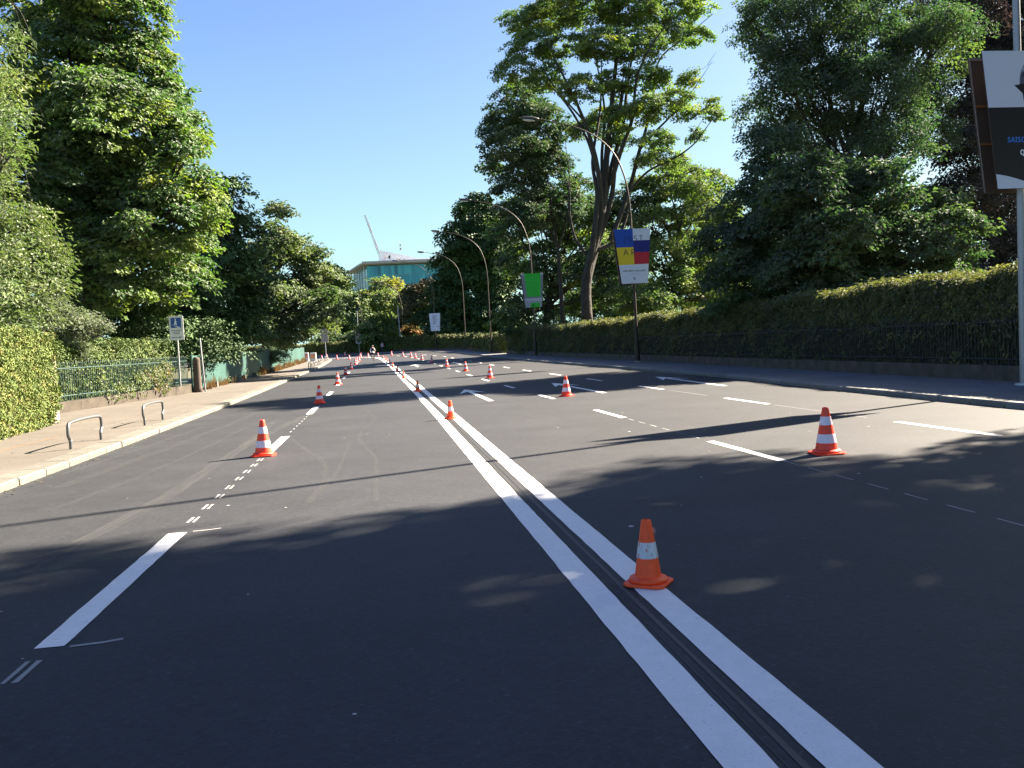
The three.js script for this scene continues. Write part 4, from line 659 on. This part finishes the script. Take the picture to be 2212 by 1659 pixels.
{ // torn green poster
  const r = rng(15), tex = canvasTex(512, 768, (c, w, h) => {
    c.fillStyle = '#6b6f7c'; c.fillRect(0, 0, w, h); c.fillStyle = '#8d93a2'; c.fillRect(0, h * 0.84, w, h * 0.16); c.fillStyle = '#9aa0b0'; c.fillRect(w * 0.1, h * 0.73, w * 0.8, h * 0.1); c.fillRect(0, 0, w, h * 0.05);
    c.fillStyle = '#12a52b'; c.beginPath(); c.moveTo(w * 0.16, 0); c.lineTo(w * 0.88, 0); c.lineTo(w * 0.83, h * 0.69); for (let i = 0; i <= 12; i++) c.lineTo(w * (0.83 - 0.6 * i / 12), h * (0.69 + 0.012 * (r() - 0.5))); c.closePath(); c.fill();
    c.fillRect(w * 0.36, h * 0.87, w * 0.42, h * 0.13); c.fillStyle = '#0d7a22'; for (let i = 0; i < 60; i++) c.fillRect(w * (0.25 + 0.5 * r()), h * 0.3 * r() + 10, 6 + 14 * r(), 4); for (let i = 0; i < 4; i++) c.fillRect(w * 0.4, h * (0.42 + 0.05 * i), w * 0.3, 4);
    c.fillStyle = '#0a3a14'; c.beginPath(); c.arc(w * 0.48, h * 0.94, 22, 0, 7); c.fill();
  });
  const p = lampAt(1, bottomOf(1152, 664, 75.5)), s = 1 / ppm(75.5); poster('grey poster board with a torn bright green sheet', p, 50 * s, 36 * s, 74 * s, tex);
}
{ // white text poster, the lines too small to read
  const r = rng(16), tex = canvasTex(512, 768, (c, w, h) => { c.fillStyle = '#c3cbdc'; c.fillRect(0, 0, w, h); c.fillStyle = '#5b647c'; for (let i = 0; i < 14; i++) c.fillRect(w * 0.3, h * (0.12 + 0.037 * i), w * (0.2 + 0.32 * r()), 12); c.fillStyle = '#2a3044'; c.fillRect(w * 0.68, h * 0.74, 80, 30); });
  const p = lampAt(4, bottomOf(940, 715, 134)), s = 1 / ppm(134); poster('white poster board with rows of small grey text', p, 24 * s, 19 * s, 38 * s, tex);
}
{ // big poster on the galvanised pole at the right edge
  const d = 17.3, p0 = px(2212, 840, d), X = p0.x; const t = thing('poster_pole', 'galvanised square-section pole carrying the black and white season poster', 'pole', [X, rise(d) + 0.1, -d]);
  const top = px(2192, -40, d).y - rise(d) - 0.1, lean = px(2198.5, 0, d).x - X;
  obj('shaft', tube([V(0, -0.2, 0), V(lean * 0.5, top * 0.5, 0), V(lean * 1.1, top + 2.5, 0), V(lean * 1.1 - 0.1, 14.6, 0), V(lean - 0.9, 15.6, 0), V(lean - 3.4, 16.3, 0)], 0.085, 0.05, 12), galvPole, t);
  obj('base_plate', new THREE.CylinderGeometry(0.17, 0.18, 0.05, 16).translate(0, 0.02, 0), galv, t);
  const bl = px(2155, 408, d - 0.17), tl = px(2120, 110, d - 0.17), cx = X + lean * 0.72, h = tl.y - bl.y, w0 = 2 * (cx - tl.x), w1 = 2 * (cx - bl.x);
  const tex = canvasTex(1024, 1536, (c, w, h_) => {
    const h = h_; c.fillStyle = '#c4cce2'; c.fillRect(0, 0, w, h); c.fillStyle = '#0b0d18'; c.fillRect(0, h * 0.41, w, h);
    const sx = f => (sh0 + f) * w; let sh0 = -0.065; // face: a hand, an eye and a dark sleeve in soft greys
    c.fillStyle = '#4a5068'; c.beginPath(); c.ellipse(sx(0.62), h * 0.2, sx(0.17), h * 0.13, 0.2, 0, 7); c.fill();
    c.fillStyle = '#8f97b2'; c.beginPath(); c.ellipse(sx(0.60), h * 0.145, sx(0.12), h * 0.035, 0.25, 0, 7); c.fill();
    c.fillStyle = '#22263a'; c.beginPath(); c.ellipse(sx(0.49), h * 0.125, sx(0.035), h * 0.035, 0, 0, 7); c.fill(); c.beginPath(); c.ellipse(sx(0.45), h * 0.15, sx(0.045), h * 0.016, 0, 0, 7); c.fill(); c.beginPath(); c.ellipse(sx(0.47), h * 0.185, sx(0.05), h * 0.014, -0.3, 0, 7); c.fill();
    c.fillStyle = '#aab2cb'; c.beginPath(); c.ellipse(sx(0.615), h * 0.19, sx(0.10), h * 0.04, 0, 0, 7); c.fill(); c.fillStyle = '#10131f'; c.beginPath(); c.arc(sx(0.63), h * 0.183, sx(0.04), 0, 7); c.fill(); c.fillStyle = '#e4e8f4'; c.beginPath(); c.arc(sx(0.64), h * 0.176, sx(0.008), 0, 7); c.fill();
    c.strokeStyle = '#10131f'; c.lineWidth = 16; c.beginPath(); c.ellipse(sx(0.61), h * 0.185, sx(0.12), h * 0.05, 0, Math.PI, 2 * Math.PI); c.stroke();
    c.fillStyle = '#0e111d'; c.beginPath(); c.moveTo(sx(0.44), h * 0.25); c.lineTo(sx(0.6), h * 0.235); c.lineTo(sx(0.95), h * 0.26); c.lineTo(w, h * 0.42); c.lineTo(sx(0.56), h * 0.42); c.lineTo(sx(0.54), h * 0.31); c.closePath(); c.fill();
    sh0 = 0; c.fillStyle = '#c4cce2'; c.beginPath(); c.moveTo(0, h); c.lineTo(0, h * 0.885); c.quadraticCurveTo(sx(0.35), h * 0.905, sx(0.62), h); c.closePath(); c.fill();
    sh0 = 0; c.textAlign = 'left'; c.font = 'bold 82px sans-serif'; c.fillStyle = '#1f74d8'; c.fillText('SAISON', sx(0.263), h * 0.665); c.fillStyle = '#dfe4f2'; c.fillText("N'E", sx(0.465), h * 0.712); c.fillText('QUE', sx(0.41), h * 0.758); c.fillStyle = '#1f74d8'; c.fillText('CO', sx(0.485), h * 0.826);
  });
  poster('large black and white season poster with an eye and blue lettering', V(cx, bl.y, -d), w0, w1, h, tex);
}

// ---------------------------------------------------------------- signs and poles on the left and at the bend
{
  const b = gp(391, 852, 0.1), d = -b.z, s = 1 / ppm(d), t = thing('underpass_sign', 'blue pedestrian underpass sign with arrow on a grey pole by the picket fence', 'sign', [b.x, gy(b.z) + 0.1, b.z]);
  const tp = px(380, 683, d), bt = px(383, 735, d), cx = tp.x - b.x, H = tp.y - t.position.y, B = bt.y - t.position.y, w = 28.5 * s;
  obj('pole', tube([V(0, -0.15, 0), V(cx, H - 0.05, 0)], 0.04, 0.04, 10), galvPole, t);
  obj('panel', rbox(w, H - B, 0.03, 0.01, cx, (H + B) / 2, 0.06), mat([0.5, 0.51, 0.53], 0.5), t);
  const tex = canvasTex(512, 920, (c, W_, h) => {
    c.fillStyle = '#d7d8dc'; c.fillRect(0, 0, W_, h); c.fillStyle = '#2a559f'; c.fillRect(W_ * 0.11, h * 0.06, W_ * 0.76, h * 0.43);
    c.fillStyle = '#e8ecf4'; c.beginPath(); c.arc(W_ * 0.46, h * 0.12, 26, 0, 7); c.fill(); c.lineWidth = 42; c.strokeStyle = '#e8ecf4'; c.lineCap = 'round'; c.beginPath(); c.moveTo(W_ * 0.46, h * 0.18); c.lineTo(W_ * 0.45, h * 0.27); c.lineTo(W_ * 0.38, h * 0.34); c.stroke(); c.beginPath(); c.moveTo(W_ * 0.46, h * 0.27); c.lineTo(W_ * 0.52, h * 0.35); c.stroke(); c.lineWidth = 22; c.beginPath(); c.moveTo(W_ * 0.46, h * 0.19); c.lineTo(W_ * 0.56, h * 0.25); c.stroke();
    c.beginPath(); c.moveTo(W_ * 0.2, h * 0.35); for (let i = 0; i < 5; i++) { c.lineTo(W_ * (0.2 + 0.12 * i), h * (0.37 + 0.022 * i)); c.lineTo(W_ * (0.32 + 0.12 * i), h * (0.37 + 0.022 * i)); } c.lineTo(W_ * 0.8, h * 0.48); c.lineTo(W_ * 0.6, h * 0.48); c.closePath(); c.fill();
    c.fillStyle = '#5a5d66'; for (const [y, a] of [[0.575, 0.36], [0.645, 0.24], [0.72, 0.22]]) for (let x = 0.5 - a; x < 0.5 + a; x += 0.055) c.fillRect(W_ * x, h * y, W_ * 0.04, h * 0.036);
    c.fillStyle = '#15171c'; c.fillRect(W_ * 0.12, h * 0.885, W_ * 0.6, h * 0.02); c.beginPath(); c.moveTo(W_ * 0.7, h * 0.86); c.lineTo(W_ * 0.86, h * 0.895); c.lineTo(W_ * 0.7, h * 0.93); c.closePath(); c.fill();
  });
  obj('sign_face', new THREE.PlaneGeometry(w - 0.03, H - B - 0.03).translate(cx, (H + B) / 2, 0.078), new THREE.MeshStandardMaterial({ map: tex, roughness: 0.45 }), t);
}
{ const b = gp(444, 846, 0.1); single('marker_pole', tube([V(b.x, gy(b.z), b.z), V(b.x - 0.1, gy(b.z) + 2.65, b.z)], 0.035, 0.035, 8), galvPole, 'bare grey pole standing beside the weathered post', 'pole'); }
function farSign(name, label, x, yTop, yBot, yBase, d, w, face, poleTop) {
  const b = px(x, yBase, d), y0 = rise(d) + 0.1, t = thing(name, label, 'sign', [b.x, y0, -d]), T = px(x, yTop, d).y - y0, B = px(x, yBot, d).y - y0;
  obj('pole', tube([V(0, -0.1, 0), V(-0.02, poleTop ?? T, 0)], 0.06, 0.05, 8), galvPole, t);
  obj('panel', rbox(w, T - B, 0.05, 0.02, -0.05, (T + B) / 2, 0.08), face, t); return t;
}
farSign('direction_sign', 'pale brown-grey sign board seen from behind at the far end of the left pavement', 704.5, 711, 739, 770, 124, 1.0, mat([0.26, 0.23, 0.2], 0.7));
{
  const t = farSign('regulatory_sign', 'white sign with a red ring on the dark pole at the bend', 777, 722, 742, 766, 141, 0.85, mat([0.6, 0.6, 0.62], 0.5), 7.4);
  const y0 = t.position.y, yc = px(777, 727, 141).y - y0; obj('red_ring', new THREE.TorusGeometry(0.24, 0.05, 8, 20).translate(-0.05, yc, 0.12), mat([0.5, 0.03, 0.04], 0.5), t); obj('symbol_plate', box(0.5, 0.45, 0.01, -0.05, yc - 0.75, 0.112), mat([0.08, 0.08, 0.1], 0.6), t);
  obj('round_head', new THREE.CylinderGeometry(0.3, 0.3, 0.18, 18).rotateX(Math.PI / 2).translate(-0.02, 7.2, 0.1), black, t);
}
{ const d = 142, b = px(867, 756, d), tp = px(859, 660, d), y = rise(d) + 0.1; single('tram_pole', tube([V(b.x, y - 0.2, -d), V(tp.x, tp.y, -d)], 0.11, 0.08, 8), galvPole, 'tall silver pole at the bend in front of the yellow-green trees', 'pole'); }
// orange and white works barriers at the end of the hoarding
for (const [x, w, lab] of [[677, 0.72, 'white works barrier with an orange panel at the end of the hoarding'], [662, 0.6, 'white works barrier with a red panel half hidden by the hoarding end']]) {
  const d = x > 670 ? 107 : 111.5, p = px(x, 780, d), t = thing('works_barrier', lab, 'barrier', [p.x, rise(d) + 0.1, -d]);
  obj('body', rbox(w, 1.05, 0.5, 0.04, 0, 0.52, 0), mat([0.62, 0.6, 0.57], 0.7), t); obj('panel', rbox(w * 0.8, 0.42, 0.02, 0.008, 0, 0.62, 0.256), mat(x > 670 ? [0.75, 0.2, 0.04] : [0.6, 0.1, 0.05], 0.6), t); obj('stripe', box(w * 0.8, 0.07, 0.012, 0, 0.6, 0.27), mat([0.7, 0.66, 0.5], 0.6), t);
}
single('guard_rail', merge([box(9, 0.12, 0.08, px(845, 762, 145.5).x, rise(146) + 1.0, -143.6), ...[-4, -2, 0, 2, 4].map(q => box(0.08, 1.1, 0.08, px(845, 762, 145.5).x + q, rise(146) + 0.5, -143.7))]), mat([0.4, 0.41, 0.42], 0.6), 'pale low guard rail behind the far kerb at the bend', 'guard rail');

// ---------------------------------------------------------------- people
function blobBody(bones, res = 56) { // bones: [a, b, ra, rb]; one smooth skin over tapered capsules
  const lo = V(9, 9, 9), hi = V(-9, -9, -9); for (const [a, b, ra, rb] of bones) for (const [p, q] of [[a, ra], [b, rb]]) { lo.min(V(p[0] - q, p[1] - q, p[2] - q)); hi.max(V(p[0] + q, p[1] + q, p[2] + q)); }
  const c = lo.clone().add(hi).multiplyScalar(0.5), half = Math.max(hi.x - lo.x, hi.y - lo.y, hi.z - lo.z) / 2 * 1.12;
  const mc = new MarchingCubes(res, new THREE.MeshStandardMaterial(), false, false, 60000); mc.isolation = 0;
  const k = 0.025, q = V(0, 0, 0);
  for (let z = 0; z < res; z++) for (let y = 0; y < res; y++) for (let x = 0; x < res; x++) {
    q.set((x - res / 2) / (res / 2) * half + c.x, (y - res / 2) / (res / 2) * half + c.y, (z - res / 2) / (res / 2) * half + c.z); let d = 9;
    for (const [a, b, ra, rb] of bones) { const bx = b[0] - a[0], by = b[1] - a[1], bz = b[2] - a[2], px_ = q.x - a[0], py = q.y - a[1], pz = q.z - a[2], t = clamp((px_ * bx + py * by + pz * bz) / (bx * bx + by * by + bz * bz + 1e-9)); const e = Math.hypot(px_ - bx * t, py - by * t, pz - bz * t) - lerp(ra, rb, t); const h = clamp(0.5 + 0.5 * (d - e) / k); d = lerp(d, e, h) - k * h * (1 - h); }
    mc.field[x + y * res + z * res * res] = -d;
  }
  mc.update(); const n = mc.count, pos = new Float32Array(n * 3); for (let i = 0; i < n * 3; i++) pos[i] = mc.positionArray[i] * half; for (let i = 0; i < n; i++) { pos[i * 3] += c.x; pos[i * 3 + 1] += c.y; pos[i * 3 + 2] += c.z; }
  const g = new THREE.BufferGeometry(); g.setAttribute('position', new THREE.BufferAttribute(pos, 3)); g.setAttribute('normal', new THREE.BufferAttribute(mc.normalArray.slice(0, n * 3).map(v => v), 3)); return g;
}
function colourBy(g, fn) { const p = g.attributes.position, c = new Float32Array(p.count * 3); for (let i = 0; i < p.count; i++) c.set(fn(p.getX(i), p.getY(i), p.getZ(i)), i * 3); g.setAttribute('color', new THREE.BufferAttribute(c, 3)); g.computeVertexNormals(); return g; }
const skinMat = new THREE.MeshStandardMaterial({ vertexColors: true, roughness: 0.8 });
const hand = (x, y, z, s) => [[[x, y, z], [x + s * 0.01, y - 0.04, z - 0.05], 0.035, 0.03], ...[-0.025, -0.008, 0.009, 0.026].map((o, i) => [[x + o, y - 0.035, z - 0.06], [x + o, y - 0.08, z - 0.05 - 0.01 * (i % 2)], 0.011, 0.009]), [[x - s * 0.03, y - 0.01, z - 0.03], [x - s * 0.05, y - 0.05, z - 0.06], 0.012, 0.009]];
{
  const p = gp(806.5, 783); const b = thing('bicycle', 'dark road bicycle ridden away along the left lane', 'bicycle', [p.x, gy(p.z), p.z], 0); b.rotation.x = 0.038;
  for (const z of [0.5, -0.5]) { const w = obj('wheel', new THREE.TorusGeometry(0.325, 0.018, 8, 36).rotateY(Math.PI / 2).translate(0, 0.345, z), black, b); const sp = []; for (let k = 0; k < 9; k++) { const a = k / 9 * Math.PI; sp.push(tube([V(0, 0.345 + 0.32 * Math.cos(a), z + 0.32 * Math.sin(a)), V(0, 0.345 - 0.32 * Math.cos(a), z - 0.32 * Math.sin(a))], 0.002, 0.002, 3)); } obj('spokes', merge(sp), galv, w); }
  const T = (a, c, r = 0.017) => tube([V(...a), V(...c)], r, r, 8);
  obj('frame', merge([T([0, 0.345, 0.5], [0, 0.3, 0.05]), T([0, 0.3, 0.05], [0, 0.85, 0.22]), T([0, 0.345, 0.5], [0, 0.78, 0.2]), T([0, 0.78, 0.2], [0, 0.82, -0.34]), T([0, 0.3, 0.05], [0, 0.75, -0.35])]), mat([0.05, 0.05, 0.06], 0.4), b);
  obj('fork', merge([T([-0.04, 0.345, -0.5], [-0.03, 0.7, -0.38]), T([0.04, 0.345, -0.5], [0.03, 0.7, -0.38]), T([0, 0.7, -0.38], [0, 0.98, -0.33])]), black, b);
  obj('handlebar', tube([V(-0.24, 0.98, -0.36), V(-0.1, 1.0, -0.38), V(0.1, 1.0, -0.38), V(0.24, 0.98, -0.36)], 0.016, 0.016, 8, 12), black, b);
  obj('saddle', rbox(0.15, 0.05, 0.27, 0.02, 0, 0.93, 0.22), black, b); obj('pedal_cranks', merge([T([0.09, 0.3, 0.05], [0.1, 0.14, 0.06]), T([-0.09, 0.3, 0.05], [-0.1, 0.46, 0.04]), box(0.09, 0.02, 0.1, 0.14, 0.14, 0.06), box(0.09, 0.02, 0.1, -0.14, 0.46, 0.04)]), galv, b);
  const r = thing('person', 'cyclist in white top and dark shorts with a dark backpack riding away', 'person', [p.x, gy(p.z), p.z], 0); r.rotation.x = 0.038;
  const bones = [[[0, 1.0, 0.2], [0, 1.2, 0.1], 0.15, 0.14], [[0, 1.2, 0.1], [0, 1.44, -0.06], 0.14, 0.15], [[-0.15, 1.44, -0.07], [0.15, 1.44, -0.07], 0.075, 0.075], [[0, 1.46, -0.08], [0, 1.58, -0.13], 0.06, 0.055], [[0, 1.66, -0.15], [0, 1.72, -0.16], 0.098, 0.1], [[0, 1.62, -0.22], [0, 1.6, -0.235], 0.04, 0.03]];
  for (const s of [-1, 1]) { bones.push([[s * 0.18, 1.43, -0.07], [s * 0.27, 1.22, -0.2], 0.06, 0.046], [[s * 0.27, 1.22, -0.2], [s * 0.22, 1.06, -0.33], 0.045, 0.034], ...hand(s * 0.22, 1.05, -0.33, s)); const ft = s > 0 ? [0.13, 0.2, 0.06] : [-0.13, 0.52, 0.04], kn = s > 0 ? [0.13, 0.62, -0.14] : [-0.14, 0.92, -0.22]; bones.push([[s * 0.09, 0.98, 0.18], kn, 0.1, 0.066], [kn, [ft[0], ft[1] + 0.05, ft[2] + 0.06], 0.062, 0.042], [[ft[0], ft[1] - 0.01, ft[2] + 0.09], [ft[0], ft[1] - 0.02, ft[2] - 0.12], 0.045, 0.038]); }
  obj('body', colourBy(blobBody(bones), (x, y, z) => y > 1.68 ? [0.02, 0.02, 0.025] : y > 1.5 ? [0.36, 0.2, 0.14] : (y > 1.04 && (Math.abs(x) < 0.24 && y > 1.02 && z > -0.24)) ? [0.6, 0.62, 0.66] : y > 1.0 && z < -0.1 ? [0.36, 0.2, 0.14] : y > 0.5 || (x < 0 && y > 0.6) ? [0.02, 0.022, 0.03] : y < 0.27 && x > 0 ? [0.03, 0.03, 0.035] : [0.10, 0.07, 0.055]), skinMat, r);
  obj('backpack', rbox(0.3, 0.44, 0.18, 0.06).rotateX(0.5).translate(0, 1.33, 0.2), mat([0.015, 0.018, 0.03], 0.8), r);
  obj('helmet', new THREE.SphereGeometry(0.125, 18, 10, 0, 6.3, 0, 1.75).scale(0.9, 0.9, 1.1).translate(0, 1.7, -0.15), black, r);
}
{
  const d = 139, p = px(826.5, 764, d), y = rise(d) + 0.0, r = thing('person', 'distant standing person in a pale pink top beyond the cyclist', 'person', [p.x, y, -d], 0.4);
  const bones = [[[0, 0.95, 0], [0, 1.2, 0.01], 0.145, 0.13], [[0, 1.2, 0.01], [0, 1.4, 0], 0.14, 0.14], [[-0.15, 1.41, 0], [0.15, 1.41, 0], 0.07, 0.07], [[0, 1.44, 0], [0, 1.54, 0.01], 0.056, 0.052], [[0, 1.6, 0.01], [0, 1.66, 0.01], 0.092, 0.098], [[0, 1.58, 0.09], [0, 1.55, 0.11], 0.02, 0.018]];
  for (const s of [-1, 1]) bones.push([[s * 0.18, 1.4, 0], [s * 0.24, 1.14, 0.02], 0.056, 0.045], [[s * 0.24, 1.14, 0.02], [s * 0.25, 0.9, 0.06], 0.044, 0.034], ...hand(s * 0.25, 0.88, 0.09, s), [[s * 0.09, 0.93, 0], [s * 0.1, 0.5, 0.02], 0.095, 0.062], [[s * 0.1, 0.5, 0.02], [s * 0.11, 0.1, -0.01], 0.06, 0.042], [[s * 0.11, 0.045, -0.04], [s * 0.13, 0.04, 0.15], 0.045, 0.036]);
  obj('body', colourBy(blobBody(bones), (x, yy) => yy > 1.63 ? [0.05, 0.035, 0.025] : yy > 1.45 ? [0.4, 0.24, 0.17] : yy > 0.95 && Math.abs(x) < 0.235 ? [0.62, 0.45, 0.45] : yy > 0.95 ? [0.4, 0.24, 0.17] : yy > 0.08 ? [0.04, 0.045, 0.07] : [0.05, 0.04, 0.04]), skinMat, r);
}

// ---------------------------------------------------------------- glass building and crane far behind
{
  const d = 320, s = 1 / ppm(d), base = rise(200), q = (x, y, dd = d) => px(x, y, dd), A = q(792, 568), R = q(1010, 556), top = A.y - base, L = q(760, 568, d + 26);
  const t = thing('glass_building', 'teal glass office building with a flat roof and white wedge roof structure', 'building', [A.x, base, -d]);
  const W_ = R.x - A.x, D = 34, concrete = mat([0.42, 0.42, 0.43], 0.8), mull = mat([0.12, 0.26, 0.27], 0.5, { metalness: 0.3 });
  const glassA = [[0.035, 0.20, 0.27], [0.03, 0.17, 0.24], [0.05, 0.25, 0.30], [0.02, 0.11, 0.16]].map(c => mat(c, 0.12, { metalness: 0.45 }));
  obj('core', box(W_ - 1, top - 1.4, D, W_ / 2 + 0.4, (top - 1.4) / 2, -D / 2 - 0.8), mat([0.3, 0.3, 0.3], 0.8), t);
  const r = rng(31), cols = Math.round(W_ / 1.25), fl = 3.6; let n = 0;
  for (let j = 0; j < 7; j++) for (let i = 0; i < cols; i++) { const w = W_ / cols, y = top - 1.2 - fl * (j + 1); if (y < 1) continue; obj(n ? `pane_${String(n).padStart(3, '0')}` : 'pane', box(w - 0.1, fl - 0.2, 0.08, (i + 0.5) * w, y + fl / 2, 0.02), glassA[r() < 0.12 ? 3 : Math.floor(r() * 3)], t); n++; }
  for (let i = 0; i <= cols; i++) obj('mullion', box(0.08, top - 1.2, 0.2, i * W_ / cols, (top - 1.2) / 2, 0.08), mull, t);
  for (let j = 0; j <= 7; j++) obj('floor_edge', box(W_, 0.22, 0.16, W_ / 2, top - 1.2 - fl * j, 0.05), mull, t);
  const side = L.clone().sub(A), sl = Math.hypot(side.x, side.z), ang = Math.atan2(side.z, -side.x), sc = Math.round(sl / 2.6);
  const wing = obj('side_wing', box(sl, top - 1.2, 0.3, -sl / 2, (top - 1.2) / 2, -0.2), mat([0.05, 0.16, 0.17], 0.3, { metalness: 0.3 }), t); wing.rotation.y = ang;
  for (let j = 0; j < 5; j++) for (let i = 0; i < sc; i++) { const w = sl / sc; obj('side_pane', box(w - 0.3, fl - 0.5, 0.08, -(i + 0.5) * w, top - 1.4 - fl * (j + 0.5), 0.02), glassA[Math.floor(r() * 3)], wing); }
  for (let i = 0; i <= 6; i++) obj('column', new THREE.CylinderGeometry(0.16, 0.16, 8, 8).translate(-i * sl / 6, top - 5.2, 1.2), concrete, wing);
  const roof = obj('roof_slab', box(W_ + 3, 0.9, D + 6, W_ / 2 - 0.2, top - 0.4, -D / 2 + 1.2), mat([0.34, 0.33, 0.33], 0.8), t); obj('canopy', box(sl + 1.5, 0.55, 4.5, -sl / 2 + 0.2, top - 0.5, 0.4), mat([0.45, 0.45, 0.46], 0.8), roof).rotation.y = ang;
  const x0 = q(821, 560).x - A.x, x1 = q(905, 556).x - A.x, h0 = q(821, 542).y - A.y + 0.5, sh = new THREE.Shape(); sh.moveTo(x0, 0); sh.lineTo(x0, h0); sh.lineTo(x1, 1.2); sh.lineTo(x1 + 9, 1.2); sh.lineTo(x1 + 9, 0); sh.closePath();
  for (let k = 0; k < 4; k++) { const f0 = (k + 0.25) / 6, xx = lerp(x0, x1, f0) + 0.8, hh = lerp(h0, 1.2, f0) - 1.1, w = 2.8 - 0.35 * k, hole = new THREE.Path(); hole.moveTo(xx, 0.7); hole.lineTo(xx + w, 0.7); hole.lineTo(xx, Math.max(1.1, hh)); hole.closePath(); sh.holes.push(hole); }
  const wedge = obj('roof_wedge', new THREE.ExtrudeGeometry(sh, { depth: 0.5, bevelEnabled: false }).translate(0, top, -2), mat([0.75, 0.77, 0.8], 0.7), t); obj('wedge_back', box(x1 - x0, 1, 8, (x0 + x1) / 2, top + 0.6, -6.5), mat([0.2, 0.2, 0.23], 0.8), wedge); obj('wedge_lining', new THREE.ExtrudeGeometry((() => { const a = new THREE.Shape(); a.moveTo(x0, 0); a.lineTo(x0, h0 - 0.3); a.lineTo(x1, 0.9); a.lineTo(x1, 0); a.closePath(); return a; })(), { depth: 0.2, bevelEnabled: false }).translate(0, top, -3.4), mat([0.28, 0.28, 0.33], 0.8), wedge);
  const mx = q(866, 556).x - A.x, mh = q(865, 511).y - A.y; obj('antenna_mast', merge([tube([V(mx, top, -6), V(mx, top + mh, -6)], 0.14, 0.06, 6), box(0.5, 0.9, 0.3, mx + 0.3, top + mh * 0.6, -6), box(0.4, 0.7, 0.3, mx + 0.25, top + mh * 0.75, -6)]), galv, t); void s;
}
{
  const d = 430, foot = px(823, 560, d), tip = px(788, 464, d), base = rise(200), t = thing('tower_crane', 'slender grey and red lattice crane boom rising behind the glass building', 'crane', [foot.x, base, -d]);
  const F = foot.clone().sub(t.position), T = tip.clone().sub(t.position); const dir = T.clone().sub(F).normalize();
  const lattice = (a, b, w, n) => { const g = [], ax = b.clone().sub(a).normalize(), u = V(0, 0, 1).cross(ax).normalize().multiplyScalar(w), v = ax.clone().cross(u).normalize().multiplyScalar(w), c = [[1, 1], [-1, 1], [-1, -1], [1, -1]].map(([p, q]) => u.clone().multiplyScalar(p).addScaledVector(v, q)); for (const o of c) g.push(tube([a.clone().add(o), b.clone().add(o)], 0.1, 0.1, 4)); for (let i = 0; i < n; i++) for (let k = 0; k < 4; k++) g.push(tube([a.clone().lerp(b, i / n).add(c[k]), a.clone().lerp(b, (i + 1) / n).add(c[(k + 1) % 4])], 0.07, 0.07, 3)); return merge(g); };
  const grey = mat([0.25, 0.25, 0.26], 0.6), red = mat([0.22, 0.09, 0.08], 0.6);
  obj('tower', lattice(V(F.x, 0, F.z), F.clone(), 1.0, 16), grey, t);
  for (let k = 0; k < 5; k++) obj('boom_section', lattice(F.clone().lerp(T, k / 5), F.clone().lerp(T, (k + 1) / 5), 0.45 - 0.04 * k, 7), k % 2 ? red : grey, t);
  obj('counter_jib', lattice(F.clone(), F.clone().addScaledVector(V(-dir.x, 0, 0), 9), 0.6, 4), grey, t);
}

console.log('clusters', totals.clusters);
renderer.render(scene, camera);
